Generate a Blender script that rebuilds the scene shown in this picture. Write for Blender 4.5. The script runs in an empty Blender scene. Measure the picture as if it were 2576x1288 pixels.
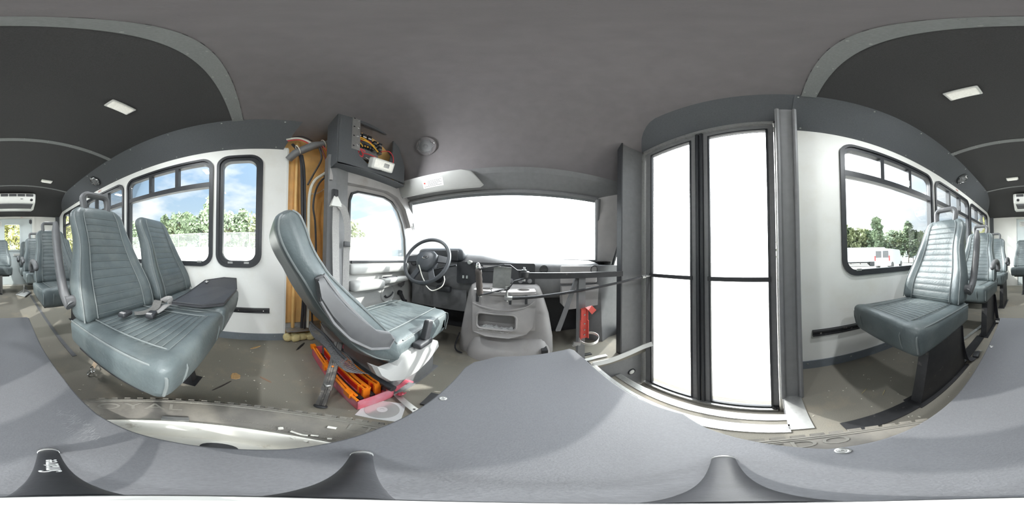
import bpy, bmesh, math, random
from mathutils import Vector as V, Matrix, noise as mnoise
from mathutils.geometry import tessellate_polygon

S = bpy.context.scene
COL = S.collection
random.seed(7)
PI = math.pi

# ---------------------------------------------------------------- camera, world, sun, exposure
cam_data = bpy.data.cameras.new('camera')
cam_data.type = 'PANO'
try:
    cam_data.cycles.panorama_type = 'EQUIRECTANGULAR'
except Exception:
    cam_data.panorama_type = 'EQUIRECTANGULAR'
cam_data.clip_start = 0.001
cam_data.clip_end = 500
cam = bpy.data.objects.new('camera', cam_data)
COL.objects.link(cam)
AX = (V((0.9991, 0.0387, 0.0187)), V((-0.0194, 0.0, 0.9997)), V((0.039, -0.9991, -0.0164)))
zx = AX[2].normalized()
yx = (V((-0.0193, -0.0172, 0.99967)) - zx * zx.dot(V((-0.0193, -0.0172, 0.99967)))).normalized()
xx = yx.cross(zx)
m3 = Matrix((xx, yx, zx)).transposed()
cam.matrix_world = Matrix.Translation((0, 0, 0.77)) @ m3.to_4x4()
S.camera = cam

SUN_AZ, SUN_EL = math.radians(53.5), math.radians(35.0)     # azimuth from +Y (the nose of the bus) towards +X
SUN_DIR = V((math.sin(SUN_AZ) * math.cos(SUN_EL), math.cos(SUN_AZ) * math.cos(SUN_EL), math.sin(SUN_EL)))
sl = bpy.data.lights.new('sun', 'SUN')
sl.energy = 3.8
sl.angle = math.radians(0.9)
sl.color = (1.0, 0.97, 0.92)
so = bpy.data.objects.new('sun', sl)
COL.objects.link(so)
so.rotation_euler = (-SUN_DIR).to_track_quat('-Z', 'Y').to_euler()
so.location = SUN_DIR * 60

W = bpy.data.worlds.new('sky')
S.world = W
W.use_nodes = True
nt = W.node_tree
nt.nodes.clear()
def wn(t, **k):
    n = nt.nodes.new(t)
    for a, b in k.items():
        setattr(n, a, b)
    return n
# hazy bright sky: blue gradient, broken white cloud, and the wide white aureole of the veiled sun
def vmath(op, a, b=None):
    n = wn('ShaderNodeMath', operation=op)
    for i, q in enumerate((a, b)):
        if q is None: continue
        if isinstance(q, (int, float)): n.inputs[i].default_value = q
        else: nt.links.new(q, n.inputs[i])
    return n.outputs[0]
SKY_BASE, GLOW_WIDE, GLOW_CORE, CLOUD = 0.37, 3.0, 9.0, 1.25
tc = wn('ShaderNodeTexCoord')
sep = wn('ShaderNodeSeparateXYZ'); nt.links.new(tc.outputs['Generated'], sep.inputs[0])
dotn = wn('ShaderNodeVectorMath', operation='DOT_PRODUCT'); nt.links.new(tc.outputs['Generated'], dotn.inputs[0]); dotn.inputs[1].default_value = SUN_DIR
half = vmath('MAXIMUM', vmath('MULTIPLY_ADD', dotn.outputs['Value'], .5), 0.0)
half.node.inputs[0].links[0].from_node.inputs[2].default_value = .5
glow = vmath('ADD', vmath('MULTIPLY', vmath('POWER', half, 4.0), GLOW_WIDE), vmath('MULTIPLY', vmath('POWER', half, 14.0), GLOW_CORE))
zr = wn('ShaderNodeValToRGB'); nt.links.new(sep.outputs['Z'], zr.inputs['Fac'])
zr.color_ramp.elements[0].position = 0.0; zr.color_ramp.elements[0].color = (.78, .93, 1.0, 1)
zr.color_ramp.elements[1].position = 0.75; zr.color_ramp.elements[1].color = (.30, .58, 1.0, 1)
mp = wn('ShaderNodeMapping'); mp.inputs['Scale'].default_value = (2.2, 2.2, 5.0)
nz = wn('ShaderNodeTexNoise'); nz.inputs['Scale'].default_value = 1.3; nz.inputs['Detail'].default_value = 6; nz.inputs['Roughness'].default_value = 0.55
nt.links.new(tc.outputs['Generated'], mp.inputs['Vector']); nt.links.new(mp.outputs['Vector'], nz.inputs['Vector'])
rp = wn('ShaderNodeValToRGB'); rp.color_ramp.elements[0].position = 0.43; rp.color_ramp.elements[1].position = 0.64
nt.links.new(nz.outputs['Fac'], rp.inputs['Fac'])
mx = wn('ShaderNodeMix', data_type='RGBA'); mx.inputs['B'].default_value = (CLOUD, CLOUD, CLOUD, 1)
nt.links.new(rp.outputs['Color'], mx.inputs['Factor']); nt.links.new(zr.outputs['Color'], mx.inputs['A'])
bg = wn('ShaderNodeBackground'); bg.inputs['Strength'].default_value = SKY_BASE
nt.links.new(mx.outputs['Result'], bg.inputs['Color'])
bg2 = wn('ShaderNodeBackground'); bg2.inputs['Color'].default_value = (.97, .99, 1.0, 1)
nt.links.new(glow, bg2.inputs['Strength'])
adds = wn('ShaderNodeAddShader'); nt.links.new(bg.outputs[0], adds.inputs[0]); nt.links.new(bg2.outputs[0], adds.inputs[1])
ow = wn('ShaderNodeOutputWorld'); nt.links.new(adds.outputs[0], ow.inputs['Surface'])

S.view_settings.view_transform = 'Standard'
S.view_settings.look = 'None'
S.view_settings.gamma = 1.0
S.view_settings.use_curve_mapping = False
S.view_settings.exposure = 1.5
S.cycles.use_denoising = True
S.cycles.max_bounces = 12
S.cycles.diffuse_bounces = 8
S.cycles.transparent_max_bounces = 24
S.cycles.sample_clamp_indirect = 12.0
S.cycles.caustics_reflective = False
S.cycles.caustics_refractive = False

# ---------------------------------------------------------------- materials
MATS = {}
def M(name, col, rough=0.6, metal=0.0, var=0.0, vscale=8.0, bump=0.0, bscale=60.0, spec=0.5, dirt=None, dscale=6.0, dpos=(0.55, 0.7), coat=0.0, vor=False, stretch=None, transm=0.0):
    m = bpy.data.materials.new(name)
    m.use_nodes = True
    t = m.node_tree
    b = t.nodes['Principled BSDF']
    b.inputs['Roughness'].default_value = rough
    b.inputs['Metallic'].default_value = metal
    b.inputs['Specular IOR Level'].default_value = spec
    b.inputs['Coat Weight'].default_value = coat
    b.inputs['Transmission Weight'].default_value = transm
    co = t.nodes.new('ShaderNodeTexCoord')
    src = co.outputs['Object']
    if stretch:
        mpp = t.nodes.new('ShaderNodeMapping'); mpp.inputs['Scale'].default_value = stretch
        t.links.new(src, mpp.inputs['Vector']); src = mpp.outputs['Vector']
    last = None
    if var > 0:
        n = t.nodes.new('ShaderNodeTexNoise'); n.inputs['Scale'].default_value = vscale; n.inputs['Detail'].default_value = 5
        t.links.new(src, n.inputs['Vector'])
        x = t.nodes.new('ShaderNodeMix'); x.data_type = 'RGBA'
        x.inputs['A'].default_value = (*[max(0, c * (1 - var)) for c in col], 1)
        x.inputs['B'].default_value = (*[min(1, c * (1 + var)) for c in col], 1)
        r = t.nodes.new('ShaderNodeMapRange'); r.inputs['From Min'].default_value = 0.3; r.inputs['From Max'].default_value = 0.7
        t.links.new(n.outputs['Fac'], r.inputs['Value']); t.links.new(r.outputs['Result'], x.inputs['Factor'])
        last = x.outputs['Result']
    if dirt:
        n = t.nodes.new('ShaderNodeTexNoise'); n.inputs['Scale'].default_value = dscale; n.inputs['Detail'].default_value = 8; n.inputs['Roughness'].default_value = 0.65
        t.links.new(src, n.inputs['Vector'])
        r = t.nodes.new('ShaderNodeMapRange'); r.inputs['From Min'].default_value = dpos[0]; r.inputs['From Max'].default_value = dpos[1]
        t.links.new(n.outputs['Fac'], r.inputs['Value'])
        x = t.nodes.new('ShaderNodeMix'); x.data_type = 'RGBA'
        if last: t.links.new(last, x.inputs['A'])
        else: x.inputs['A'].default_value = (*col, 1)
        x.inputs['B'].default_value = (*dirt, 1)
        t.links.new(r.outputs['Result'], x.inputs['Factor'])
        last = x.outputs['Result']
    if last: t.links.new(last, b.inputs['Base Color'])
    else: b.inputs['Base Color'].default_value = (*col, 1)
    if bump > 0:
        if vor:
            n = t.nodes.new('ShaderNodeTexVoronoi'); n.inputs['Scale'].default_value = bscale; o = n.outputs['Distance']
        else:
            n = t.nodes.new('ShaderNodeTexNoise'); n.inputs['Scale'].default_value = bscale; n.inputs['Detail'].default_value = 4; o = n.outputs['Fac']
        t.links.new(src, n.inputs['Vector'])
        bp = t.nodes.new('ShaderNodeBump'); bp.inputs['Strength'].default_value = bump; bp.inputs['Distance'].default_value = 0.004
        t.links.new(o, bp.inputs['Height']); t.links.new(bp.outputs['Normal'], b.inputs['Normal'])
    MATS[name] = m
    return m

def glass(name, tint, gloss=0.06):
    m = bpy.data.materials.new(name); m.use_nodes = True
    t = m.node_tree; t.nodes.clear()
    o = t.nodes.new('ShaderNodeOutputMaterial')
    tr = t.nodes.new('ShaderNodeBsdfTransparent'); tr.inputs['Color'].default_value = (*tint, 1)
    gl = t.nodes.new('ShaderNodeBsdfGlossy'); gl.inputs['Roughness'].default_value = 0.02
    mxs = t.nodes.new('ShaderNodeMixShader')
    lw = t.nodes.new('ShaderNodeFresnel'); lw.inputs['IOR'].default_value = 1.35
    mul = t.nodes.new('ShaderNodeMath'); mul.operation = 'MULTIPLY'; mul.inputs[1].default_value = gloss * 10
    t.links.new(lw.outputs['Fac'], mul.inputs[0]); t.links.new(mul.outputs['Value'], mxs.inputs['Fac'])
    t.links.new(tr.outputs['BSDF'], mxs.inputs[1]); t.links.new(gl.outputs['BSDF'], mxs.inputs[2])
    t.links.new(mxs.outputs['Shader'], o.inputs['Surface'])
    MATS[name] = m
    return m

wall_white = M('white wall laminate', (.83, .83, .80), .45, var=.03, vscale=3, dirt=(.77, .755, .70), dscale=2.5, dpos=(.52, .75), bump=.05, bscale=140)
rear_white = M('off white rear panel', (.74, .73, .69), .55, var=.03, vscale=4)
rear_blue = M('pale blue grey door skin', (.58, .63, .63), .5, var=.04, vscale=4)
ceil_dark = M('dark grey ceiling carpet', (.072, .071, .072), .95, var=.12, vscale=260, bump=.3, bscale=500, spec=.1)
cove_dark = M('dark blue grey cove vinyl', (.105, .11, .118), .75, var=.08, vscale=120, bump=.12, bscale=300, spec=.25)
cap_glare_grey = M('moulded headliner lightened for glare', (.20, .185, .19), .8, var=.05, vscale=14, bump=.12, bscale=240, spec=.2)  # grey lightened to stand in for lens glare over the front ceiling
rib_grey = M('grey ceiling strip', (.22, .225, .225), .6, var=.08, vscale=150, bump=.1, bscale=300)
floor_rub = M('grey rubber flooring', (.245, .228, .192), .75, var=.16, vscale=420, dirt=(.34, .29, .22), dscale=4.5, dpos=(.54, .78), bump=.12, bscale=320, spec=.3)
base_grey = M('blue grey vinyl skirting', (.16, .18, .20), .5, var=.06, vscale=30)
vinyl = M('blue grey seat vinyl', (.096, .116, .120), .42, var=.10, vscale=14, bump=.30, bscale=85, spec=.45, dirt=(.135, .152, .150), dscale=9, dpos=(.5, .75))
vinyl_d = M('pale seat piping', (.155, .172, .172), .45, var=.05, vscale=40)
seat_back = M('dark seat shell', (.06, .065, .07), .6, var=.08, vscale=20)
plas_dk = M('black textured plastic', (.035, .036, .04), .5, var=.12, vscale=50, bump=.1, bscale=240)
plas_gr = M('charcoal grey plastic', (.175, .175, .18), .5, var=.06, vscale=30, bump=.1, bscale=280)
plas_md = M('mid grey cab plastic', (.37, .355, .35), .55, var=.06, vscale=12, bump=.1, bscale=260, dirt=(.30, .27, .23), dscale=5, dpos=(.58, .8))
plas_lt = M('light grey cab plastic', (.40, .40, .39), .5, var=.04, vscale=12, bump=.08, bscale=260)
arm_grey = M('grey armrest rubber', (.105, .106, .11), .45, var=.08, vscale=25)
rubber = M('black window rubber', (.028, .03, .034), .45, var=.1, vscale=40)
blackmetal = M('black painted steel', (.04, .04, .043), .45, metal=.3, var=.15, vscale=25, dirt=(.16, .15, .14), dscale=22, dpos=(.62, .75))
alu = M('bright aluminium', (.72, .72, .70), .35, metal=.9, var=.06, vscale=60, dirt=(.42, .40, .36), dscale=20, dpos=(.6, .8))
chrome = M('chrome', (.82, .82, .82), .12, metal=1.0)
steel = M('grey worn steel', (.42, .42, .41), .4, metal=.8, var=.12, vscale=35)
white_pl = M('white moulded plastic', (.74, .74, .71), .4, var=.03, vscale=15)
def glow_lens():
    m = M('lamp lens with added glow', (.80, .80, .75), .3, var=.08, vscale=90, bump=.3, bscale=160, vor=True)
    b = m.node_tree.nodes['Principled BSDF']; b.inputs['Emission Color'].default_value = (1, .96, .86, 1); b.inputs['Emission Strength'].default_value = .10  # weak glow added to lift the cabin; the lamps themselves are off
    return m
lens_glow = glow_lens()
lens = M('frosted lamp lens', (.80, .80, .75), .3, var=.08, vscale=90, bump=.3, bscale=160, vor=True)
board_m = M('grey vinyl covered board', (.135, .137, .146), .62, var=.07, vscale=260, bump=.22, bscale=330, spec=.35)
tire_m = M('dusty black tyre rubber', (.15, .14, .125), .8, var=.15, vscale=18, dirt=(.26, .24, .20), dscale=5, dpos=(.45, .72), bump=.1, bscale=160)
tire_l = M('raised tyre lettering rubber', (.215, .205, .18), .75, var=.1, vscale=40)
rim_m = M('dirty white steel wheel', (.82, .80, .73), .32, metal=.15, var=.05, vscale=10, dirt=(.22, .15, .07), dscale=9, dpos=(.58, .72))
tan = M('tan fibreglass panel', (.80, .50, .19), .6, var=.14, vscale=5, dirt=(.62, .36, .17), dscale=4, dpos=(.5, .75), bump=.12, bscale=90)
foam = M('yellowed foam sealant', (.66, .55, .28), .85, var=.15, vscale=30, bump=.4, bscale=70)
orange = M('orange reflector plastic', (1.0, .27, .015), .35, var=.08, vscale=25)
redpl = M('faded red plastic case', (.72, .14, .19), .45, var=.10, vscale=10, dirt=(.74, .40, .48), dscale=6, dpos=(.5, .8))
redmetal = M('red painted bracket', (.62, .09, .07), .4, var=.1, vscale=30)
webbing = M('grey belt webbing', (.17, .165, .155), .8, var=.15, vscale=120, stretch=(1, 1, 1), bump=.3, bscale=420)
webbing_l = M('light grey belt webbing', (.36, .35, .34), .8, var=.1, vscale=140, bump=.3, bscale=420)
cable_b = M('black cable sheath', (.03, .03, .035), .5, var=.1, vscale=40)
cable_w = M('white cable sheath', (.66, .65, .58), .5, var=.05, vscale=40)
cable_r = M('red cable sheath', (.62, .05, .06), .45, var=.05, vscale=40)
cable_y = M('yellow cable sheath', (.85, .45, .05), .45, var=.05, vscale=40)
paper = M('printed label paper', (.72, .71, .68), .7, var=.03, vscale=50)
ink = M('dark print', (.08, .08, .09), .6, var=.02)
inkr = M('red print', (.55, .06, .05), .6, var=.02)
whiteprint = M('white print', (.9, .9, .88), .5, var=.02)
wood = M('splintered plywood', (.52, .33, .15), .7, var=.25, vscale=30, stretch=(1, 8, 1))
disc_m = M('silver disc face', (.80, .82, .80), .22, metal=.55, var=.04, vscale=12)
clearpl = M('clear plastic film', (.72, .73, .73), .2, var=.04, vscale=20)
debris_m = M('pale floor grit', (.60, .56, .48), .8, var=.2, vscale=90)
gravel = M('pale gravel', (.55, .53, .49), .95, var=.15, vscale=3.0, bump=.4, bscale=12)
concrete = M('pale concrete', (.70, .69, .66), .9, var=.06, vscale=1.2)
leaf_a = M('dark green foliage', (.15, .20, .115), .7, var=.5, vscale=.9)
leaf_b = M('olive foliage', (.22, .25, .13), .7, var=.45, vscale=.9)
leaf_c = M('yellow green foliage', (.40, .40, .16), .7, var=.4, vscale=.9)
bark = M('grey brown bark', (.16, .12, .09), .9, var=.3, vscale=4)
galv = M('galvanised fence steel', (.34, .35, .35), .6, metal=.2, var=.08, vscale=6)
truckw = M('white truck paint', (.50, .52, .54), .35, var=.03, vscale=2)
truckd = M('dark truck trim', (.05, .052, .055), .5, var=.1, vscale=3)
taill = M('red lamp lens', (.55, .03, .03), .25, var=.05, vscale=10)
wheel_lea = M('charcoal wheel covering', (.055, .06, .068), .42, var=.08, vscale=40)
tray_m = M('charcoal tray vinyl', (.05, .05, .055), .5, var=.06, vscale=60)
bronze = M('dark bronze handle grip', (.085, .072, .066), .45, metal=.4, var=.12, vscale=30)
g_clear = glass('clear window glass', (.93, .95, .95), .06)
g_door = glass('entry door glass', (.93, .94, .94), .06)

# ---------------------------------------------------------------- mesh helpers
OFF = {}
class G:
    def __init__(s):
        s.v = []; s.f = []
    def add(s, vs, fs):
        o = len(s.v)
        s.v += [V(p) for p in vs]
        s.f += [tuple(i + o for i in f) for f in fs]
        return s
    def box(s, c, d, rot=None):
        vs = [V((x * d[0] / 2, y * d[1] / 2, z * d[2] / 2)) for x in (-1, 1) for y in (-1, 1) for z in (-1, 1)]
        if rot is not None: vs = [rot @ p for p in vs]
        return s.add([p + V(c) for p in vs], [(0, 1, 3, 2), (4, 6, 7, 5), (0, 4, 5, 1), (2, 3, 7, 6), (0, 2, 6, 4), (1, 5, 7, 3)])
    def b2(s, a, b):
        return s.box([(p + q) / 2 for p, q in zip(a, b)], [abs(q - p) for p, q in zip(a, b)])
    def prism(s, poly, ax, d0, d1, holes=()):
        def P(a, b, d):
            return {'x': (d, a, b), 'y': (a, d, b), 'z': (a, b, d)}[ax]
        loops = [list(poly)] + [list(h) for h in holes]
        if holes:
            tri = tessellate_polygon([[V((a, b, 0)) for a, b in l] for l in loops])
        else:
            tri = None
        flat = [p for l in loops for p in l]
        n = len(flat)
        vs = [P(a, b, d0) for a, b in flat] + [P(a, b, d1) for a, b in flat]
        fs = []
        if tri:
            fs += [tuple(t) for t in tri] + [tuple(i + n for i in reversed(t)) for t in tri]
        else:
            fs += [tuple(range(n)), tuple(range(2 * n - 1, n - 1, -1))]
        k = 0
        for l in loops:
            q = len(l)
            for i in range(q):
                a, b = k + i, k + (i + 1) % q
                fs.append((a, b, b + n, a + n))
            k += q
        return s.add(vs, fs)
    def tube(s, pts, r, n=8, closed=False, cap=True, flat=None):
        pts = [V(p) for p in pts]
        m = len(pts)
        rs = r if isinstance(r, (list, tuple)) else [r] * m
        up = None
        vs = []; fs = []
        for i, p in enumerate(pts):
            a = pts[(i - 1) % m] if (closed or i > 0) else p
            b = pts[(i + 1) % m] if (closed or i < m - 1) else p
            t = (b - a)
            t = t.normalized() if t.length > 1e-9 else V((0, 0, 1))
            if up is None:
                up = V((0, 0, 1)) if abs(t.z) < .9 else V((0, 1, 0))
            u = (up - t * up.dot(t))
            if u.length < 1e-6: u = t.orthogonal()
            u.normalize(); w = t.cross(u); up = u
            for j in range(n):
                an = 2 * PI * j / n
                if flat:
                    vs.append(p + u * (math.cos(an) * rs[i] * flat[0]) + w * (math.sin(an) * rs[i] * flat[1]))
                else:
                    vs.append(p + (u * math.cos(an) + w * math.sin(an)) * rs[i])
        q = m if closed else m - 1
        for i in range(q):
            i2 = (i + 1) % m
            for j in range(n):
                j2 = (j + 1) % n
                fs.append((i * n + j, i * n + j2, i2 * n + j2, i2 * n + j))
        if cap and not closed:
            fs.append(tuple(range(n - 1, -1, -1))); fs.append(tuple((m - 1) * n + j for j in range(n)))
        return s.add(vs, fs)
    def cyl(s, a, b, r0, r1=None, n=20):
        return s.tube([a, b], [r0, r0 if r1 is None else r1], n)
    def lathe(s, prof, c=(0, 0, 0), ax=None, n=32, closed=False):
        # prof: list of (r, h); ax: direction of h
        ax = V(ax or (0, 0, 1)).normalized()
        u = ax.orthogonal().normalized(); w = ax.cross(u); c = V(c)
        vs = []; fs = []
        m = len(prof)
        for r, h in prof:
            for j in range(n):
                an = 2 * PI * j / n
                vs.append(c + ax * h + (u * math.cos(an) + w * math.sin(an)) * r)
        q = m if closed else m - 1
        for i in range(q):
            i2 = (i + 1) % m
            for j in range(n):
                j2 = (j + 1) % n
                fs.append((i * n + j, i * n + j2, i2 * n + j2, i2 * n + j))
        if not closed:
            if prof[0][0] > 1e-6: fs.append(tuple(range(n - 1, -1, -1)))
            if prof[-1][0] > 1e-6: fs.append(tuple((m - 1) * n + j for j in range(n)))
        return s.add(vs, fs)
    def rbox(s, c, d, r, xs=None, ys=None, zs=None, k=3, deform=None, rot=None):
        h = [q / 2 for q in d]
        r = min(r, min(h) * .999)
        def coords(hh, extra):
            l = []
            for i in range(k + 1):
                l.append(-hh + r * (1 - math.cos(PI / 2 * i / k)))
                l.append(hh - r * (1 - math.cos(PI / 2 * i / k)))
            if extra: l += [e for e in extra if -hh + r < e < hh - r]
            l = sorted(l); o = [l[0]]
            for e in l[1:]:
                if e - o[-1] > 1e-5: o.append(e)
            return o
        X, Y, Z = coords(h[0], xs), coords(h[1], ys), coords(h[2], zs)
        idx = {}
        vs = []; fs = []
        def vid(i, j, l):
            key = (i, j, l)
            if key not in idx:
                p = V((X[i], Y[j], Z[l]))
                inn = V([max(-hh + r, min(hh - r, q)) for q, hh in zip(p, h)])
                e = p - inn
                if e.length > 1e-9: p = inn + e.normalized() * r
                if deform: p = V(deform(p))
                if rot is not None: p = rot @ p
                idx[key] = len(vs); vs.append(p + V(c))
            return idx[key]
        a, b, e = len(X) - 1, len(Y) - 1, len(Z) - 1
        for i in range(a):
            for j in range(b):
                fs.append((vid(i, j, 0), vid(i, j + 1, 0), vid(i + 1, j + 1, 0), vid(i + 1, j, 0)))
                fs.append((vid(i, j, e), vid(i + 1, j, e), vid(i + 1, j + 1, e), vid(i, j + 1, e)))
        for i in range(a):
            for l in range(e):
                fs.append((vid(i, 0, l), vid(i + 1, 0, l), vid(i + 1, 0, l + 1), vid(i, 0, l + 1)))
                fs.append((vid(i, b, l), vid(i, b, l + 1), vid(i + 1, b, l + 1), vid(i + 1, b, l)))
        for j in range(b):
            for l in range(e):
                fs.append((vid(0, j, l), vid(0, j, l + 1), vid(0, j + 1, l + 1), vid(0, j + 1, l)))
                fs.append((vid(a, j, l), vid(a, j + 1, l), vid(a, j + 1, l + 1), vid(a, j, l + 1)))
        return s.add(vs, fs)
    def grid(s, fn, nu, nv, th=None):
        # fn(u, v) -> point; optional thickness along -normal by offset vector th
        vs = [V(fn(i / nu, j / nv)) for i in range(nu + 1) for j in range(nv + 1)]
        n = len(vs)
        q = lambda i, j: i * (nv + 1) + j
        fs = [(q(i, j), q(i + 1, j), q(i + 1, j + 1), q(i, j + 1)) for i in range(nu) for j in range(nv)]
        if th is not None:
            th = V(th)
            vs += [p + th for p in vs]
            fs += [tuple(k + n for k in reversed(f)) for f in fs]
            rim = [q(i, 0) for i in range(nu + 1)] + [q(nu, j) for j in range(1, nv + 1)] + [q(i, nv) for i in range(nu - 1, -1, -1)] + [q(0, j) for j in range(nv - 1, 0, -1)]
            for i in range(len(rim)):
                a, b = rim[i], rim[(i + 1) % len(rim)]
                fs.append((a, b, b + n, a + n))
        return s.add(vs, fs)
    def loft(s, loops, cap=True, closed=False):
        n = len(loops[0]); vs = [p for l in loops for p in l]; fs = []
        q = len(loops) if closed else len(loops) - 1
        for i in range(q):
            i2 = (i + 1) % len(loops)
            for j in range(n):
                j2 = (j + 1) % n
                fs.append((i * n + j, i * n + j2, i2 * n + j2, i2 * n + j))
        if cap and not closed:
            fs.append(tuple(range(n - 1, -1, -1))); fs.append(tuple((len(loops) - 1) * n + j for j in range(n)))
        return s.add(vs, fs)
    def build(s, name, mat, parent=None, smooth=35, kind=None, label=None):
        me = bpy.data.meshes.new(name)
        if parent is not None:
            off = OFF[parent]
        else:
            lo = [min(p[i] for p in s.v) for i in range(3)]; hi = [max(p[i] for p in s.v) for i in range(3)]
            off = V(((lo[0] + hi[0]) / 2, (lo[1] + hi[1]) / 2, lo[2]))
        me.from_pydata([p - off for p in s.v], [], s.f)
        bm = bmesh.new(); bm.from_mesh(me)
        bmesh.ops.recalc_face_normals(bm, faces=bm.faces)
        bm.to_mesh(me); bm.free()
        if smooth:
            me.polygons.foreach_set('use_smooth', [True] * len(me.polygons))
            me.set_sharp_from_angle(angle=math.radians(smooth))
        me.materials.append(mat)
        o = bpy.data.objects.new(name, me)
        COL.objects.link(o)
        if parent is not None:
            o.parent = parent
        else:
            o.location = off
        OFF[o] = off
        if kind: o['kind'] = kind
        if label: o['label'] = label
        return o

def tag(o, label, cat, group=None, kind=None):
    o['label'] = label; o['category'] = cat
    if group: o['group'] = group
    if kind: o['kind'] = kind
    return o
def thing(name, label, cat, loc, group=None):
    o = bpy.data.objects.new(name, None)
    COL.objects.link(o)
    o.location = loc
    o.empty_display_size = .1
    OFF[o] = V(loc)
    return tag(o, label, cat, group)
def struct(o):
    o['kind'] = 'structure'
    return o
def dup(root, d, label, group=None, skip=()):
    r = root.copy(); COL.objects.link(r)
    r.location = V(root.location) + V(d)
    r['label'] = label
    if group: r['group'] = group
    for ch in list(root.children):
        if ch.name.split('.')[0] in skip: continue
        c = ch.copy(); COL.objects.link(c); c.parent = r
        for g in list(ch.children):
            e = g.copy(); COL.objects.link(e); e.parent = c
    return r

def rrect(a0, b0, a1, b1, r, n=6):
    o = []
    for cx, cy, st in ((a1 - r, b1 - r, 0), (a0 + r, b1 - r, 90), (a0 + r, b0 + r, 180), (a1 - r, b0 + r, 270)):
        for i in range(n + 1):
            an = math.radians(st + 90 * i / n)
            o.append((cx + r * math.cos(an), cy + r * math.sin(an)))
    return o
def arc(c, r, a0, a1, n, u, w):
    c = V(c); u = V(u); w = V(w)
    return [c + (u * math.cos(math.radians(a0 + (a1 - a0) * i / n)) + w * math.sin(math.radians(a0 + (a1 - a0) * i / n))) * r for i in range(n + 1)]
def spline(pts, n=8):
    pts = [V(p) for p in pts]; o = []
    for i in range(len(pts) - 1):
        p0 = pts[max(i - 1, 0)]; p1 = pts[i]; p2 = pts[i + 1]; p3 = pts[min(i + 2, len(pts) - 1)]
        for k in range(n):
            t = k / n
            o.append(0.5 * ((2 * p1) + (p2 - p0) * t + (2 * p0 - 5 * p1 + 4 * p2 - p3) * t * t + (3 * p1 - p0 - 3 * p2 + p3) * t ** 3))
    return o + [pts[-1]]
def sstep(a, b, x):
    t = max(0, min(1, (x - a) / (b - a))); return t * t * (3 - 2 * t)
def strip(g, pts, w, th, side):
    # flat band along pts; side(i) gives the width direction
    loops = []
    pts = [V(p) for p in pts]
    for i, p in enumerate(pts):
        t = (pts[min(i + 1, len(pts) - 1)] - pts[max(i - 1, 0)]).normalized()
        sd = V(side(i) if callable(side) else side); sd = (sd - t * sd.dot(t)).normalized()
        nn = t.cross(sd)
        loops.append([p + sd * w / 2 + nn * th / 2, p - sd * w / 2 + nn * th / 2, p - sd * w / 2 - nn * th / 2, p + sd * w / 2 - nn * th / 2])
    return g.loft(loops)
def text(name, body, size, mtx, mat, parent, extrude=.0006, shear=0, space=1.0, bend=None, label=None):
    cu = bpy.data.curves.new(name, 'FONT'); cu.body = body; cu.size = size; cu.extrude = extrude
    cu.align_x = 'CENTER'; cu.align_y = 'CENTER'; cu.shear = shear; cu.space_character = space
    cu.resolution_u = 3
    o = bpy.data.objects.new(name, cu); COL.objects.link(o)
    bpy.context.view_layer.update()
    me = bpy.data.meshes.new_from_object(o.evaluated_get(bpy.context.evaluated_depsgraph_get()))
    bpy.data.objects.remove(o)
    off = OFF[parent]
    for v in me.vertices:
        p = v.co.copy()
        if bend: p = V(bend(p))
        v.co = (mtx @ p) - off
    me.materials.clear(); me.materials.append(mat)
    o = bpy.data.objects.new(name, me); COL.objects.link(o); o.parent = parent; OFF[o] = off
    if label: o['label'] = label
    return o
def frame_mtx(c, right, up):
    r = V(right).normalized(); u = V(up); u = (u - r * u.dot(r)).normalized(); n = r.cross(u)
    m = Matrix((r, u, n)).transposed().to_4x4(); m.translation = V(c)
    return m

# ================================================================ THE SHELL
XL, XR, YR = -1.30, 0.95, -3.83
CX = -0.175
def arch(x):
    u = (x - CX) / 0.8875
    return 1.98 - .072 * min(1.0, abs(u)) ** 2.2

g = G()
g.prism([(-1.36, -3.9), (1.0, -3.9), (1.0, -.03), (.45, -.03), (.45, .93), (1.0, .93), (1.0, 1.66), (-1.36, 1.66)], 'z', -.05, 0)
floor = struct(g.build('floor', floor_rub, smooth=0))
g = G(); g.b2((.45, -.03, -.24), (.67, .93, -.2)); g.build('step_tread', floor_rub, floor, 0)
g = G(); g.b2((.67, -.03, -.50), (1.02, .93, -.44)); g.build('step_tread', floor_rub, floor, 0)
g = G(); g.b2((.445, -.03, -.2), (.46, .93, -.05)); g.build('step_riser', plas_gr, floor, 0)
g = G(); g.b2((.66, -.03, -.44), (.675, .93, -.24)); g.build('step_riser', plas_gr, floor, 0)
for (x0, x1, z) in ((.425, .475, 0.0), (.635, .685, -.2)):
    g = G(); g.prism([(x0, z + .001), (x0, z + .005), (x1, z + .005), (x1, z - .022), (x1 - .006, z - .022), (x1 - .006, z + .001)], 'y', -.03, .93)
    for k in range(4): g.b2((x0 + .006 + k * .009, -.03, z + .004), (x0 + .010 + k * .009, .93, z + .0065))
    g.build('step_nosing', alu, floor, 0)
g = G(); g.b2((.70, -.02, -.44), (.76, .92, -.436)); g.build('step_nosing', alu, floor, 0)
g = G(); g.b2((.44, -.095, .0005), (.93, -.025, .005)); g.build('step_edge_plate', alu, floor, 0)
g = G(); g.b2((.45, -.04, -.5), (1.0, -.03, -.001)); g.build('stepwell_side', plas_gr, floor, 0)
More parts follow.
